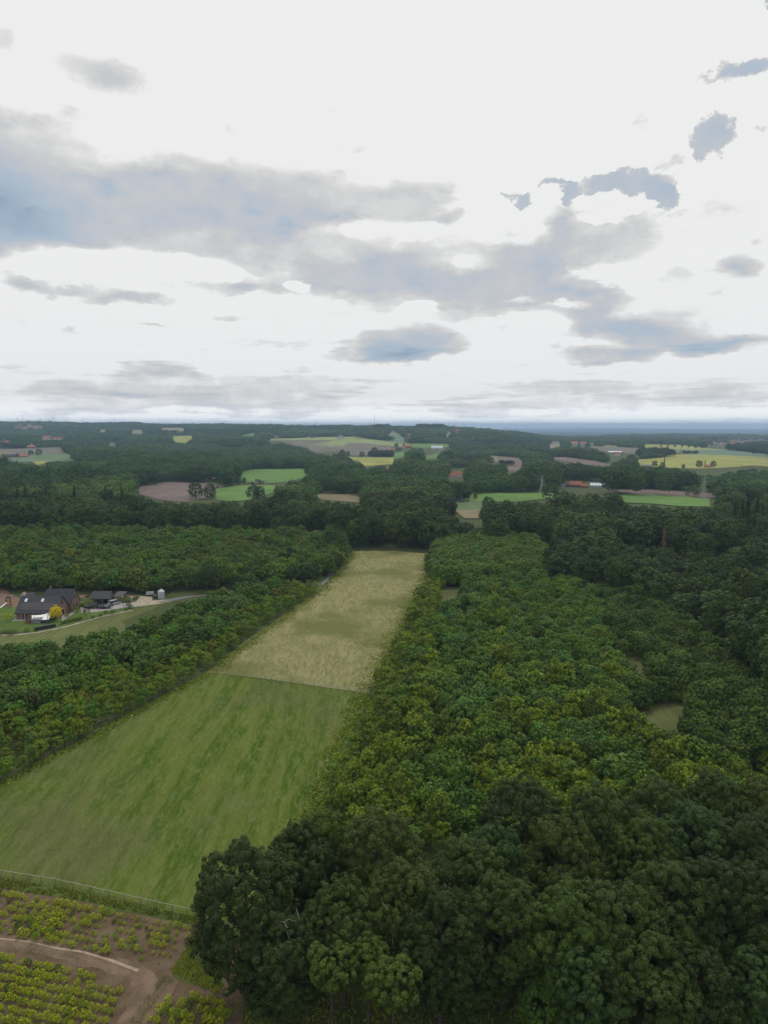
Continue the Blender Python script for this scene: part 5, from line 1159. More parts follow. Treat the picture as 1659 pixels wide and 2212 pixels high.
MB().box(x1 - .03, x1 + .06, -1.35, 1.25, 0, 2.7).build('door_surround', M['cream'], w1_); MB().box(x1 + .07, x1 + .10, -1.1, 1.0, .05, 2.45).build('terrace_door', M['glass'], w1_)
MB().box(x1 - .03, x1 + .05, -.5, .35, 4.5, 5.9).build('window', M['glass'], w1_)
xg = x1 + .9; ym2 = y1 + 3.9
for ya, za, zb_ in ((ym2 - 1.9, .9, 2.5), (ym2 + .8, .9, 2.5), (ym2 - .4, 4.6, 5.8)): MB().box(xg - .03, xg + .05, ya, ya + .85, za, zb_).build('window', M['glass'], w2_)
MB().box(x0 + 5.6, x0 + 6.2, ym2 + .6, ym2 + 1.2, 6.5, 8.9).build('chimney', M['brick'], r2_)
for yy in (0, 1): MB().tube([(x1 + .2, y0 - .4 if yy == 0 else y1 + .4, HE - .4 + .3), (x1 + .2, 0, HR + .24)], .07, 4).build('verge_board', M['darkwood'], r1_)
# grey annex under the sail, sail, hot tub, planter wall
def pos(p): x, y = G(*p); return Vector((x, y, float(zt(x, y))))
a = pos(z7(580, 640)); b = pos(z7(890, 632)); t = thing('garden_pavilion', 'low grey garden pavilion under the white shade sail in front of the house', 'pavilion', a, math.atan2(b.y - a.y, b.x - a.x)); L = (b - a).length
MB().box(0, L * .54, 0, 2.6, 0, 1.5).build('wall', M['terrace'], t); MB().box(L * .56, L * .95, .1, 1.6, 0, .9).build('bench', M['planter'], t); MB().box(-.15, L * .56, -.15, 2.8, 1.51, 1.62).build('roof', M['terrace'], t)
MB().tube([(L * .99, -.2, 0), (L * 1.02, -.3, 3.6)], .09, 6).build('post', M['postwood'], t); MB().tube([(-.1, 2.9, 0), (-.1, 2.9, 3.0)], .09, 6).build('post', M['postwood'], t)
def sail():
    A_, B_, C_, D_ = [wpt(*z7(x, y), yy) for x, y, yy in ((590, 478, 251.5), (972, 412, 252.0), (905, 560, 247.5), (592, 545, 248.2))]
    n = 12; V = []
    for i in range(n + 1):
        for j in range(n + 1):
            s_, t_ = i / n, j / n; p = A_ * (1 - s_) * (1 - t_) + B_ * s_ * (1 - t_) + C_ * s_ * t_ + D_ * (1 - s_) * t_
            p.z -= 2.2 * s_ * (1 - s_) * (1 - t_) * .9 + .25 * math.sin(math.pi * t_) + 1.0 * s_ * (1 - s_) * t_; p.y += .0; V.append(p)
    V2 = [(p.x, p.y, p.z) for p in V]; F_ = [(i * (n + 1) + j, (i + 1) * (n + 1) + j, (i + 1) * (n + 1) + j + 1, i * (n + 1) + j + 1) for i in range(n) for j in range(n)]
    me = bpy.data.meshes.new('shade_sail'); me.from_pydata(V2, [], F_); me.update(); o = link('shade_sail', me, None, M['white']); md = o.modifiers.new('cloth', 'SOLIDIFY'); md.thickness = .03
    props(o, 'white shade sail stretched between the house roof and the pavilion', 'shade sail')
sail()
a = pos(z7(530, 625)); t = thing('hot_tub', 'round wooden hot tub with a thin steel stove pipe beside the pavilion', 'hot tub', a)
MB().tube([(0, 0, 0), (0, 0, 1.05)], [1.05, 1.1], 16).build('tub', M['wood'], t); MB().tube([(0, 0, 1.06), (0, 0, 1.14)], 1.12, 16).build('lid', M['darkwood'], t); MB().tube([(-1.2, .2, 0), (-1.35, .2, 3.3)], .10, 8).build('stove_pipe', M['steel'], t)
a = pos(z7(652, 772)); b = pos(z7(1038, 700)); t = thing('planter_wall', 'long low black wall box at the edge of the lawn before the yellow tree', 'garden wall', a, math.atan2(b.y - a.y, b.x - a.x)); L = (b - a).length
MB().box(0, L, 0, .9, 0, 1.05).build('panel', M['planter'], t); MB().box(-.05, L + .05, -.05, .95, 1.052, 1.16).build('cap', M['slate'], t)
# play tower with slide
a = pos(z7(160, 300)); t = thing('play_tower', 'wooden play tower with a white slide at the left edge of the garden', 'play tower', a, .2)
for sx, sy in ((-.7, -.7), (.7, -.7), (.7, .7), (-.7, .7)): MB().tube([(sx, sy, 0), (sx, sy, 3.1)], .08, 6).build('post', M['wood'], t)
MB().box(-.8, .8, -.8, .8, 1.4, 1.5).build('platform', M['wood'], t); MB().box(-.82, -.76, -.8, .8, 1.5, 2.2).build('railing', M['wood'], t); MB().box(.3, .82, .74, .8, 0, 2.2).build('climbing_panel', M['wood'], t)
MB().add([(-1, -1, 3.0), (1, -1, 3.0), (1, 1, 3.0), (-1, 1, 3.0), (0, 0, 3.9)], [(3, 2, 1, 0), (0, 1, 4), (1, 2, 4), (2, 3, 4), (3, 0, 4)]).build('roof', M['planter'], t)
m = MB(); pts = [(-.3, -.8, 1.5), (-1.0, -2.0, .85), (-1.6, -3.2, .35), (-1.9, -3.9, .25)]
for i in range(3):
    p, q = Vector(pts[i]), Vector(pts[i + 1]); m.add([p + Vector((-.28, 0, 0)), p + Vector((.28, 0, 0)), q + Vector((.28, 0, 0)), q + Vector((-.28, 0, 0)), p + Vector((-.28, 0, .06)), p + Vector((.28, 0, .06)), q + Vector((.28, 0, .06)), q + Vector((-.28, 0, .06))], [(0, 1, 2, 3), (7, 6, 5, 4), (0, 4, 5, 1), (1, 5, 6, 2), (2, 6, 7, 3), (3, 7, 4, 0)])
m.build('slide', M['white'], t); MB().tube([(.8, -.8, 1.9), (1.6, -2.4, 0)], .08, 5).build('brace', M['wood'], t)
# garage and carport
a = pos(z8(208, 252)); b = pos(z8(492, 252)); L = (b - a).length
t = thing('garage', 'dark-roofed brick garage with two open bays behind the parked cars', 'garage', a, math.atan2(b.y - a.y, b.x - a.x))
MB().box(0, L, 5.4, 5.7, 0, 2.2).build('wall', M['brick'], t); MB().box(L - .3, L, 0, 5.4, 0, 2.3).build('wall', M['brick'], t); MB().box(0, .9, 0, 5.4, 0, 2.2).build('wall', M['brick'], t)
for f in (.19, .58): MB().box(L * f, L * f + .28, 0, .28, 0, 2.3).build('pillar', M['brick'], t)
MB().box(.9, L * .58, .35, .45, 0, 2.1).build('garage_door', M['darkwood'], t)
MB().add([(L - .3, 0, 2.3), (L, 0, 2.3), (L, 5.7, 2.3), (L - .3, 5.7, 2.3), (L - .3, 2.85, 4.3), (L, 2.85, 4.3)], [(0, 1, 5, 4), (2, 3, 4, 5), (1, 2, 5), (3, 0, 4), (0, 3, 2, 1)]).build('gable', M['brick'], t)
r = MB()
for sg, yy in ((-1, -.6), (1, 6.3)):
    q = [(-.9, yy, 2.15), (L + .25, yy, 2.15), (L + .25, 2.85, 4.5), (-.9, 2.85, 4.5)]; q2 = [(p[0], p[1], p[2] + .2) for p in q]; F_ = [(3, 2, 1, 0), (4, 5, 6, 7), (0, 1, 5, 4), (1, 2, 6, 5), (2, 3, 7, 6), (3, 0, 4, 7)]; r.add(q + q2, F_ if sg < 0 else [tuple(reversed(f)) for f in F_])
r.build('roof', M['slate'], t)
a2 = pos(z8(560, 225)); t = thing('carport', 'small dark-roofed carport right of the garage sheltering a silver van', 'carport', a2, 0)
for sx, sy in ((.3, .2), (3.1, .2), (3.1, 5.2), (.3, 5.2)): MB().box(sx, sx + .2, sy, sy + .2, 0, 2.3).build('post', M['brick'], t)
MB().box(3.12, 3.3, .5, 5.0, 0, 2.2).build('wall', M['brick'], t)
r = MB(); r.add([(-.2, -.3, 2.3), (3.6, -.3, 2.3), (3.6, 5.7, 3.1), (-.2, 5.7, 3.1), (-.2, -.3, 2.5), (3.6, -.3, 2.5), (3.6, 5.7, 3.3), (-.2, 5.7, 3.3)], [(3, 2, 1, 0), (4, 5, 6, 7), (0, 1, 5, 4), (1, 2, 6, 5), (2, 3, 7, 6), (3, 0, 4, 7)]).build('roof', M['slate'], t)
MB().box(3.61, 3.75, -.35, .1, 2.3, 2.7).build('fascia', M['white'], t)
# cars
def car(name, label, cat, loc, rz, L=4.7, W=1.85, Hh=1.65, paint='blackpaint', van=False):
    t = thing(name, label, cat, loc, rz); hl = L / 2; z0 = .32; hb = Hh * .55
    prof = [(-hl, z0), (-hl, hb * .95), (-hl + .1, hb), (hl - 1.25, hb), (hl - .15, hb * .84), (hl, hb * .6), (hl, z0)]
    m = MB(); n = len(prof); vs = []
    for y, k in ((-W / 2, 1), (W / 2, 1)): vs += [(x, y, z) for x, z in prof]
    m.add(vs, [tuple(range(n)), tuple(reversed(range(n, 2 * n)))] + [((i + 1) % n, i, i + n, (i + 1) % n + n) for i in range(n)]).build('body', M[paint], t)
    rear, fr = (-hl + .12, hl - 1.9 if not van else hl - 1.2); tr, tf = (-hl + .35, hl - 2.5 if not van else hl - 1.7); wi = W / 2 - .04; wt = W / 2 - .22
    g = [(rear, -wi, hb), (fr + .55, -wi, hb), (fr + .55, wi, hb), (rear, wi, hb), (tr, -wt, Hh - .08), (tf, -wt, Hh - .08), (tf, wt, Hh - .08), (tr, wt, Hh - .08)]
    MB().add(g, [(0, 1, 5, 4), (1, 2, 6, 5), (2, 3, 7, 6), (3, 0, 4, 7), (4, 5, 6, 7)]).build('window_glass', M['glass'], t)
    MB().box(tr - .03, tf + .03, -wt - .02, wt + .02, Hh - .078, Hh).build('roof_panel', M[paint], t)
    for sx in (-hl + .85, hl - .9):
        for sy in (-1, 1):
            wl = MB().tube([(sx, sy * (W / 2 - .22), .34), (sx, sy * (W / 2 + .03), .34)], .34, 14).build('wheel', M['rubber'], t); MB().tube([(sx, sy * (W / 2 + .031), .34), (sx, sy * (W / 2 + .05), .34)], .2, 10).build('rim', M['alloy'], wl)
    for sy in (-1, 1): MB().box(hl - .06, hl + .02, sy * W * .38 - .18, sy * W * .38 + .18, hb * .62, hb * .8).build('headlight', M['lamp'], t)
    return t
car('parked_suv', 'dark green-black off-road car parked on the drive beside the house', 'car', pos(z8(195, 318)), math.pi + .12, 4.8, 1.9, 1.85)
car('parked_car', 'black estate car parked right of the off-road car before the garage', 'car', pos(z8(410, 322)), .1, 4.7, 1.82, 1.5)
car('silver_van', 'silver van parked half under the carport', 'van', pos(z8(575, 255)), 1.0, 4.9, 1.9, 1.9, 'silverpaint', True)
# gate piers, silo, trailers, gate
a = pos(z8(868, 212)); t = thing('gate_pier', 'squat stone gate pier with a dark mailbox at the drive entrance', 'gate pier', a, .3); MB().box(-.45, .45, -.4, .4, 0, 1.9).build('pier', M['stone'], t); MB().box(-.55, .55, -.5, .5, 1.902, 2.05).build('cap', M['cream'], t); MB().box(.47, .8, -.2, .2, .9, 1.5).build('mailbox', M['darkwood'], t)
a = pos(z8(720, 300)); b = pos(z8(840, 235)); t = thing('driveway_gate', 'thin black steel gate across the drive left of the stone pier', 'gate', a, math.atan2(b.y - a.y, b.x - a.x)); L = (b - a).length
for f in (0, .5, 1): MB().box(L * f - .05, L * f + .05, -.05, .05, 0, 1.5).build('gate_post', M['darkwood'], t)
for z in (.3, .9, 1.35): MB().box(.06, L - .06, -.02, .02, z, z + .05).build('gate_rail', M['darkwood'], t)
a = pos(z8(1368, 150)); t = thing('silver_silo', 'small silver cylindrical silo with a pointed cap at the gravel yard', 'silo', a)
MB().tube([(0, 0, 0), (0, 0, 3.0)], 1.35, 14).build('tank', M['steel'], t); MB().tube([(0, 0, 3.01), (0, 0, 3.9)], [1.4, .1], 14).build('roof', M['steel'], t); MB().box(-.4, .4, -1.42, -1.3, .1, 1.9).build('door', M['pylon'], t)
a = pos(z8(1182, 105)); t = thing('tool_trailer', 'low white trailer under the leafy tree at the gravel yard', 'trailer', a, .2); MB().box(-1.5, 1.5, -.8, .8, .5, 1.6).build('box', M['silverpaint'], t); MB().tube([(-.3, -.9, .3), (-.3, -.78, .3)], .3, 10).build('wheel', M['rubber'], t); MB().tube([(-1.5, 0, .5), (-2.3, 0, .45)], .06, 5).build('drawbar', M['darkwood'], t)
a = pos(z8(1280, 152)); t = thing('small_tractor', 'small dark utility cart standing left of the silver silo', 'cart', a, .5); MB().box(-.7, .7, -.45, .45, .4, 1.0).build('body', M['darkwood'], t); MB().box(-.5, 0, -.35, .35, 1.0, 1.5).build('canopy', M['stone'], t)
for sx in (-.5, .5): MB().tube([(sx, -.55, .3), (sx, -.46, .3)], .3, 10).build('wheel', M['rubber'], t)
a = pos(z7(1320, 300)); b = pos(z7(1545, 300)); t = thing('retaining_wall', 'dark brick retaining wall with a pale coping behind the house', 'wall', a, math.atan2(b.y - a.y, b.x - a.x)); L = (b - a).length
MB().box(0, L, 0, .4, 0, 1.3).build('wall', M['brick'], t); MB().box(-.05, L + .05, -.06, .46, 1.302, 1.4).build('coping', M['stone'], t)
a = pos(z7(455, 160)); t = thing('haystack', 'pale conical straw heap behind the house roof', 'haystack', a); MB().tube([(0, 0, 0), (0, 0, 1.4), (0, 0, 2.6)], [1.6, 1.3, .2], 12).build('heap', M['stone'], t)
a = pos(z7(580, 165)); t = thing('garden_shed', 'small grey garden shed behind the house roof', 'shed', a); MB().box(-1.6, 1.6, -1, 1, 0, 1.9).build('wall', M['terrace'], t); MB().box(-1.75, 1.75, -1.15, 1.15, 1.902, 2.05).build('roof', M['slate'], t)
# garden plants
yl = leafmat('golden_leaves', (.62, .50, .012), .1); yl2 = yl
cmY = crown_mesh('crown_of_golden_tree', 300, 1.9, 2.0, 2.9, 14, .4, 7, .18, 26, .26, yl, zmin=-.8)
x, y = G(*z7(1035, 585)); tree('golden_tree', (cmY, YOUNG[0][1], 3, 1.9), x, y, 1.12, 0, (1, 1, 1), 'bright golden-yellow round tree at the corner of the house', 'tree')
x, y = G(*z7(150, 590)); o = tree('golden_tree', (crown_mesh('crown_of_small_golden_tree', 301, 1.5, 1.6, 2.0, 9, .34, 5, .15, 20, .24, yl, zmin=-.8), YOUNG[1][1], 3, 1.9), x, y, .95, 0, (.62, .85, 1.5), 'smaller sparse yellow-green tree on the lawn left of the house', 'tree')
rl = leafmat('copper_leaves', (.055, .020, .018), .2)
for (px, s, lab) in ((z8(107, 510), 1.0, 'little copper-leaved tree on a bare stem at the lawn before the cars'), (z8(535, 385), .9, 'narrow dark copper tree on the lawn before the silver van')):
    x, y = G(*px); sz = 1.0 if s == 1 else 1.35
    tree('copper_tree', (crown_mesh('crown_of_copper_tree', 310 + int(s * 10), 1.35 if s == 1 else .75, 1.2, 3.4, 8, .36, 5, .18, 18, .22, rl, zmin=-.7), YOUNG[0][1], 3, 1.3), x, y, s, 0, (1, 1, 1), lab, 'tree', None, 1.0)
def shrub(px, s, tint, label, sz=.7): x, y = G(*px); tree('garden_shrub', YOUNG[1], x, y, s, x, tint, label, 'shrub', None, sz)
shrub(z7(1395, 420), .7, GRN, 'rounded shrub on the paving right of the house'); shrub(z7(1245, 510), .5, OLV, 'small olive shrub by the terrace door'); shrub(z7(1200, 450), .42, (1.6, .6, .7), 'reddish shrub at the gable of the house'); shrub(z7(1290, 450), .35, (1.5, .6, .8), 'tiny reddish shrub on the paving right of the gable')
shrub(z7(500, 790), .5, YEL, 'low yellow-green bush in the front border'); shrub(z7(230, 830), .9, GRN, 'broad green bush in the front border at left', .5); shrub(z7(90, 815), .7, OLV, 'olive bush at the left end of the front border', .5); shrub(z7(1530, 315), .8, YEL, 'bright green shrub at the end of the retaining wall', .5)
shrub(z8(820, 300), .6, GRN, 'green shrub at the tip of the lawn by the gate'); shrub(z8(850, 320), .5, OLV, 'second shrub at the tip of the lawn'); shrub(z8(780, 360), .45, GRN, 'small shrub on the lawn before the gate'); shrub(z8(432, 430), .4, GRN, 'young slim shrub on the lawn between the copper trees', 1.2); shrub(z8(545, 410), .55, OLV, 'bush at the foot of the narrow copper tree'); shrub(z8(205, 492), .4, DRK, 'dark low bush along the gravel edge'); shrub(z8(345, 460), .4, DRK, 'second dark low bush along the gravel edge')
def hedge(pts, wd, hgt, label, seed, tint):
    P_ = [pos(p) for p in pts]; C = []; r = np.random.default_rng(seed)
    for i in range(len(P_) - 1):
        n = int((P_[i + 1] - P_[i]).length * 150); f = r.uniform(0, 1, (n, 1)); base = np.array(P_[i]) * (1 - f) + np.array(P_[i + 1]) * f; a_ = r.uniform(0, np.pi, n)
        C.append(base + np.stack([r.uniform(-.2, .2, n), np.cos(a_) * wd, np.sin(a_) * hgt * r.uniform(.6, 1.1, n)], 1))
    C = np.concatenate(C); V, F_ = leaves(C, np.tile([[0, -.3, 1.0]], (len(C), 1)), .28, seed, .6); me = fastmesh('hedge', V, F_); me.materials.append(M['leaf_young']); o = link('hedge', me); o['tint'] = (*tint, 1.0); props(o, label, 'hedge')
hedge([z7(1130, 655), z7(1320, 605), z7(1515, 560)], .8, 1.1, 'dark green clipped hedge curving right of the long black wall', 5, DRK); hedge([z8(700, 215), z8(820, 200), z8(980, 150)], 1.4, 1.0, 'low green hedge bank behind the gate pier', 6, GRN); hedge([z7(1330, 250), z7(1640, 260)], 2.2, .7, 'leafy ground cover bank behind the retaining wall', 7, GRN)

# ------------------------------------------------------------------ fences: posts, rails and ropes as parts
def fence(label, pts, gap, hp, th, mpost, strands, mwire, wr, sag=0.0, name='pasture_fence'):
    P_ = [Vector((*G(*p), 0)) for p in pts]; seq = []
    for i in range(len(P_) - 1):
        n = max(1, round((P_[i + 1] - P_[i]).length / gap)); seq += [P_[i].lerp(P_[i + 1], j / n) for j in range(n)]
    seq.append(P_[-1]); o = seq[0].copy(); t = thing(name, label, 'fence', o)
    pm = MB().tube([(0, 0, -.3), (0, 0, hp)], [th, th * .85], 6).mesh('fence_post'); pm.materials.append(M[mpost])
    for k, p in enumerate(seq):
        q = link('fence_post', pm, t); q.location = p - o; q.rotation_euler = (random.uniform(-.05, .05), random.uniform(-.05, .05), 0); q.scale = (1, 1, random.uniform(.9, 1.08))
    for z in strands:
        m = MB()
        for i in range(len(seq) - 1):
            a_, b_ = seq[i] - o, seq[i + 1] - o; c_ = (a_ + b_) / 2
            m.tube([(a_.x, a_.y - th, z), (c_.x, c_.y - th, z - sag), (b_.x, b_.y - th, z)], wr, 4, False)
        m.build('fence_rail' if wr > .03 else 'fence_wire', M[mwire], t)
fence('post and rope fence with weathered grey posts between the green meadow and the nursery', [(-330, 1905), (0, 1893), (120, 1912), (235, 1938), (340, 1962), (438, 1984), (470, 1992)], 2.8, 1.25, .085, 'postwood', (1.15,), 'wire', .035, .04)
fence('second lower strand fence with thin dark wires along the nursery side of the meadow', [(-330, 1913), (0, 1901), (120, 1919), (235, 1945), (340, 1968), (438, 1990)], 5.6, 1.0, .05, 'postwood', (.85,), 'wiredark', .02)
fence('long dark mesh fence running along the left side of the green meadow', [(-330, 1800), (0, 1693), (200, 1588), (330, 1516), (449, 1452)], 2.6, 1.3, .06, 'darkwood', (1.15, .8, .45), 'wiredark', .022)
fence('left stretch of the low fence dividing green meadow and hay meadow', [(449, 1452), (545, 1464), (630, 1477)], 3.0, 1.1, .07, 'postwood', (1.0, .6), 'postwood', .022)
fence('right stretch of the low fence between the meadows beyond the gap', [(655, 1479), (730, 1490), (803, 1499)], 3.0, 1.15, .08, 'postwood', (1.05, .6), 'wire', .03)
fence('short old fence half sunk in bushes right of the green meadow', [(735, 1660), (748, 1615)], 2.6, 1.2, .07, 'postwood', (1.0,), 'wire', .028)
fence('rail fence glimpsed low in the shade under the yellow-green tree', [(640, 2290), (760, 2225)], 3.0, 1.1, .07, 'postwood', (.9,), 'postwood', .03)
x, y = G(928, 1268); t = thing('hunting_stand', 'small grey raised hunting hide at the right corner of the hay meadow', 'hunting hide', (x, y, 0), .3)
for sx, sy in ((-.6, -.6), (.6, -.6), (.6, .6), (-.6, .6)): MB().tube([(sx * 1.2, sy * 1.2, 0), (sx, sy, 1.9)], .07, 5).build('leg', M['postwood'], t)
MB().box(-.8, .8, -.8, .8, 1.9, 3.2).build('cabin', M['postwood'], t); MB().box(-.95, .95, -.95, .95, 3.202, 3.3).build('roof', M['terrace'], t); MB().box(-.5, .5, -.83, -.79, 2.6, 2.95).build('window', M['glass'], t)
for (u, v, lab) in ((558, 2195, 'leaning braced fence post in the shade, leftmost of three at the bottom'), (602, 2180, 'braced fence post in the shade, middle one of three at the bottom'), (690, 2165, 'braced fence post in the shade, rightmost of three at the bottom')):
    x, y = G(u, v); t = thing('braced_post', lab, 'fence post', (x, y, 0)); MB().tube([(0, 0, -.2), (.05, 0, 1.5)], .08, 6).build('post', M['postwood'], t); MB().tube([(.05, 0, 1.1), (.7, .1, 0)], .05, 5).build('brace', M['postwood'], t)
# a pile of sticks and posts beside the shaded ground, rough grass tufts
def tufts(name, label, polys, n, hgt, mat, tint, seed):
    r = np.random.default_rng(seed); C = []
    for pg in polys:
        w = GP(pg); xs = [p[0] for p in w]; ys = [p[1] for p in w]; x = r.uniform(min(xs), max(xs), n * 3); y = r.uniform(min(ys), max(ys), n * 3); m = inpoly(x, y, w) & (vnoise(x, y, 5, seed) > -.6); C.append(np.stack([x[m][:n], y[m][:n]], 1))
    C = np.concatenate(C); k = len(C); a_ = r.uniform(0, np.pi, k); d = np.stack([np.cos(a_), np.sin(a_), 0 * a_], 1); h = hgt * r.uniform(.35, .95, k); ln = r.uniform(-1.1, 1.1, (k, 2)) * h[:, None]
    b = np.concatenate([C, np.zeros((k, 1))], 1); w_ = hgt * .16
    V = np.stack([b - d * w_, b + d * w_, b + d * w_ * .3 + np.concatenate([ln, h[:, None]], 1), b - d * w_ * .3 + np.concatenate([ln, h[:, None]], 1)], 1).reshape(-1, 3)
    me = fastmesh(name, V, np.arange(4 * k).reshape(k, 4)); me.materials.append(mat); o = link(name, me); o['kind'] = 'stuff'; o['label'] = label; o['tint'] = (*tint, 1.0)
tufts('grass', 'tall green grass growing along the nursery fence and under the wood edge', [[(-100, 1905), (0, 1897), (120, 1915), (230, 1940), (440, 1986), (450, 2000), (330, 1978), (200, 1950), (0, 1918), (-100, 1925)]], 9000, .45, M['leaf_young'], (1.7, 1.35, 1.1), 3)
tufts('grass', 'rough grass in the patch between the nursery and the leftmost big oak', [[(425, 2015), (480, 2030), (500, 2100), (470, 2150), (420, 2125), (370, 2100), (400, 2050)], [(455, 2200), (520, 2150), (700, 2130), (1000, 2140), (1250, 2120), (1250, 2260), (440, 2280)]], 6000, .34, M['leaf_young'], (2.0, 1.6, 1.2), 4)

def fringe(label, line, wid, n, hgt, tint, seed):
    r = np.random.default_rng(seed); P_ = np.array(GP(line)); L_ = np.hypot(*np.diff(P_, axis=0).T); cu_ = np.concatenate([[0], np.cumsum(L_)]); t_ = r.uniform(0, cu_[-1], n)
    x = np.interp(t_, cu_, P_[:, 0]); y = np.interp(t_, cu_, P_[:, 1]); o_ = np.abs(r.normal(0, 1, n)) * wid * (1 + .5 * vnoise(x, y, 14, seed)); k = np.clip(np.searchsorted(cu_, t_) - 1, 0, len(L_) - 1)
    d = (P_[k + 1] - P_[k]) / L_[k][:, None]; x = x + d[:, 1] * o_; y = y - d[:, 0] * o_
    C = np.stack([x, y, 0 * x + .03], 1); a_ = r.uniform(0, np.pi, n); dd = np.stack([np.cos(a_), np.sin(a_), 0 * a_], 1); h = hgt * r.uniform(.25, .7, n); ln = r.uniform(-1.6, 1.6, (n, 2)) * h[:, None]; w_ = hgt * .5
    top = np.concatenate([ln, h[:, None]], 1); V = np.stack([C - dd * w_, C + dd * w_, C + dd * w_ * .4 + top, C - dd * w_ * .4 + top], 1).reshape(-1, 3)
    me = fastmesh('grass', V, np.arange(4 * n).reshape(n, 4)); me.materials.append(M['leaf_young']); o = link('grass', me); o['kind'] = 'stuff'; o['label'] = label; o['tint'] = (*tint, 1.0)
fringe('green grass fringe down the right side of the hay meadow', [(936, 1197), (925, 1250), (900, 1300), (850, 1400), (800, 1497)], 2.6, 9000, .36, (1.75, 1.5, 1.1), 31)
fringe('green grass fringe up the left side of the hay meadow', [(448, 1452), (520, 1395), (620, 1325), (695, 1268), (735, 1225), (758, 1191)], 2.2, 9000, .36, (1.75, 1.5, 1.1), 32)
fringe('tall grass along the left fence of the green meadow', [(0, 1690), (200, 1585), (448, 1453)], 1.0, 6000, .34, (1.6, 1.4, 1.0), 34)
fringe('tall grass along the right side of the green meadow', [(795, 1499), (740, 1610), (695, 1740), (636, 1860)], 1.6, 6000, .34, (1.7, 1.5, 1.1), 35)
def strip(px, wd):
    a = [(u - wd[k], v - wd[k] * .35) for k, (u, v) in enumerate(px)]; b = [(u + wd[k], v + wd[k] * .35) for k, (u, v) in enumerate(px)]; return a + b[::-1]
tufts('weeds', 'ragged strip of grass between the wheel tracks of the nursery path', [strip([(430, 2055), (385, 2095), (350, 2125), (330, 2155), (300, 2195), (285, 2225), (250, 2300)], [16, 14, 12, 11, 12, 13, 14])], 5200, .16, M['leaf_young'], (1.25, 1.15, .9), 8)
tufts('weeds', 'thin grass growing along the middle of the upper nursery track', [[(-100, 2034), (0, 2045), (80, 2050), (160, 2066), (250, 2098), (240, 2104), (150, 2078), (70, 2062), (0, 2056), (-100, 2044)]], 3800, .14, M['leaf_young'], (1.2, 1.1, .9), 9)
tufts('weeds', 'scattered low weeds on the brown soil of the nursery', [[(-80, 1922), (0, 1930), (200, 1962), (428, 2008), (380, 2070), (300, 2095), (120, 2045), (-80, 2020)], [(-80, 2062), (80, 2085), (272, 2140), (215, 2260), (-80, 2260)], [(315, 2215), (395, 2150), (485, 2162), (470, 2230), (305, 2240)]], 2600, .13, M['leaf_young'], (1.3, 1.1, 1.0), 10)
# ------------------------------------------------------------------ nursery conifers in rows
NP = {'upper': [(-80, 1922), (0, 1930), (100, 1942), (200, 1962), (330, 1990), (428, 2008), (415, 2030), (350, 2085), (300, 2088), (230, 2062), (120, 2040), (0, 2020), (-80, 2015)],
      'lower': [(-80, 2062), (0, 2070), (80, 2085), (160, 2102), (240, 2128), (272, 2140), (262, 2165), (240, 2212), (215, 2260), (-80, 2260)],
      'right': [(315, 2215), (350, 2175), (395, 2150), (450, 2142), (485, 2162), (492, 2200), (470, 2230), (380, 2235), (305, 2240)]}
A0 = np.array(G(0, 1930)); B0 = np.array(G(428, 2008)); dn = (B0 - A0) / np.linalg.norm(B0 - A0); nn_ = np.array([dn[1], -dn[0]])
cand = []
r = np.random.default_rng(77)
for blk, pg in NP.items():
    w = GP(pg); 
    for i in range(-20, 80):
        for j in range(0, 52):
            row, col_ = (1.38, .86) if blk != 'upper' else (1.34, .84)
            p = A0 + dn * (i * col_ * 1.0 + (j % 2) * .5 + r.normal(0, .09)) + nn_ * (j * row + .3 + r.normal(0, .08))
            if not inpoly(p[:1], p[1:], w)[0] or r.random() < .06: continue
            u, v = proj(p[0], p[1], 0)
            thin = 0
            if blk == 'upper':
                fr = (u - 120) / 300; s = np.clip(1.0 - .45 * max(0, fr) + .2 * math.sin(u * .02 + v * .05), .4, 1.2) * r.uniform(.6, 1.25)
                mid = (v - np.interp(u, [0, 428], [1930, 2008])) / 60; thin = .02 + .10 * (1 if .3 < mid < .8 else 0) + (.35 if u > 230 and mid > .6 else 0)
            elif blk == 'lower': s = r.uniform(.82, 1.2) * (1 if u < 200 else .8)
            else: s = r.uniform(.85, 1.35)
            if r.random() < thin: continue
            if blk == 'right' and u > 430 and v < 2150: continue
            cand.append((float(p[0]), float(p[1]), s, blk, float(u), float(v), r.random(), j))
cand.sort(key=lambda c: ((0 if -8 < c[4] and c[5] < 2222 else 1), c[1] - 3 * c[2]))
vis_n = [c for c in cand if -8 < c[4] and c[5] < 2225]
JM = {b: min(c[7] for c in cand if c[3] == b) for b in NP}
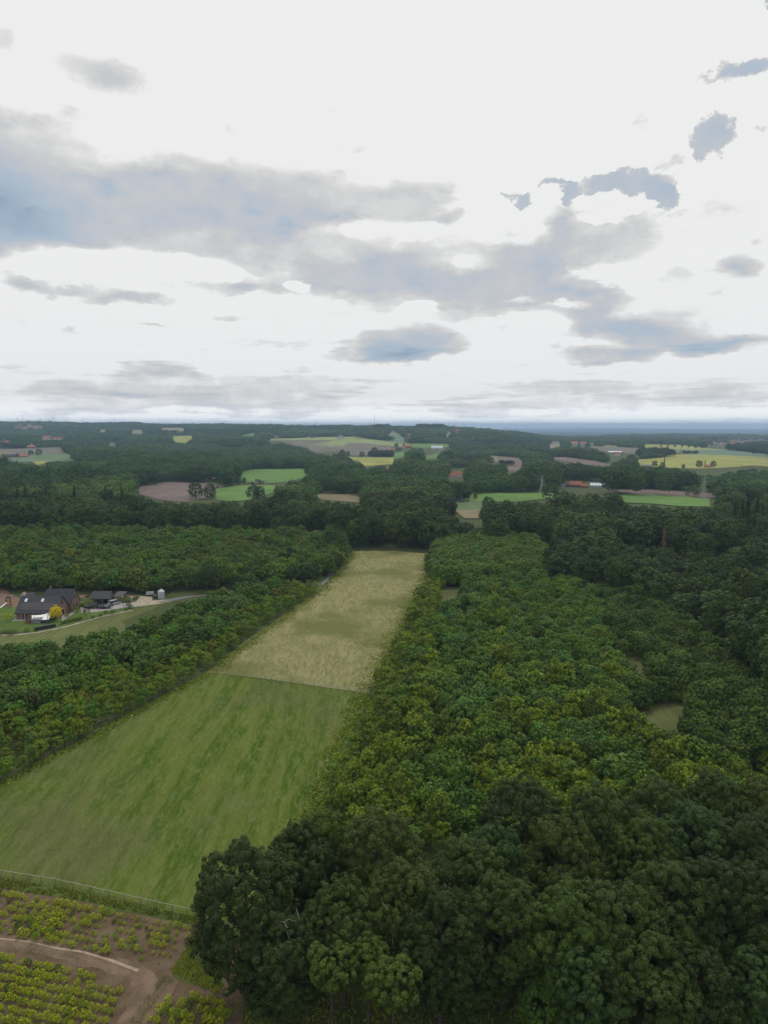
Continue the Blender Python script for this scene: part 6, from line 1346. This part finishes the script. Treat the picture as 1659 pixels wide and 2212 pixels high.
for k, (x, y, s, blk, u, v, q_, j0) in enumerate(cand[:298]):
    o = link('nursery_conifer', NURS[k % 5]); o.location = (x, y, 0.02); s *= .84; o.scale = (s, s, s * 1.12); o.rotation_euler.z = k
    ton = 'bright yellow-green' if q_ < .78 else ('dull green' if q_ < .94 else 'dark bluish')
    o['tint'] = ((1.5, 1.38, .8, 1), (.9, 1.05, .8, 1), (.36, .5, .9, 1))[0 if q_ < .78 else 1 if q_ < .94 else 2]
    j_ = cand[k][7] - (0 if blk == 'upper' else JM[blk]); rw = ORD[min(j_, 19)]
    wh = {'upper': f'in the {rw} nursery row below the meadow fence', 'lower': f'in the {rw} row of the block below the track', 'right': f'in the {rw} row of the small right block'}[blk]
    big_ = 'big ' if s > .96 else 'tiny ' if s < .5 else ''
    props(o, f'{big_}{ton} conifer sapling {wh}', 'conifer sapling', 'conifer saplings of the tree nursery')
c2_ = cand[298:]
if c2_:
    tn = np.array([[1.5, 1.38, .8] if c[6] < .7 else [.9, 1.05, .8] if c[6] < .92 else [.3, .42, .8] for c in c2_])
    stuff_instances('nursery_conifers', 'remaining conifer saplings in the rows of the tree nursery', np.array([c[0] for c in c2_]), np.array([c[1] for c in c2_]), np.zeros(len(c2_)) + .02, np.array([c[2] * .84 for c in c2_]), rng.uniform(0, 6, len(c2_)), tn, rng.integers(0, 5, len(c2_)), NURS)

# ------------------------------------------------------------------ the air
zmin = -76.0
hb = MB().box(-32600, 32600, -32600, 32600, zmin, 152.0).mesh('haze'); hz_o = link('haze', hb); hz_o['kind'] = 'stuff'; hz_o.display_type = 'WIRE'
hm = bpy.data.materials.new('pale_haze'); hm.use_nodes = True; n = hm.node_tree; n.nodes.clear()
ho = n.nodes.new('ShaderNodeOutputMaterial'); pv = n.nodes.new('ShaderNodeVolumePrincipled'); pv.inputs['Color'].default_value = (.50, .71, 1.0, 1); pv.inputs['Density'].default_value = 9.5e-5; pv.inputs['Anisotropy'].default_value = .2
n.links.new(pv.outputs[0], ho.inputs['Volume']); hb.materials.append(hm)
print('things placed; young', len(indiv), len(rest), 'nursery', len(cand), len(vis_n), 'near wood', len(near_t), len(rest_t))
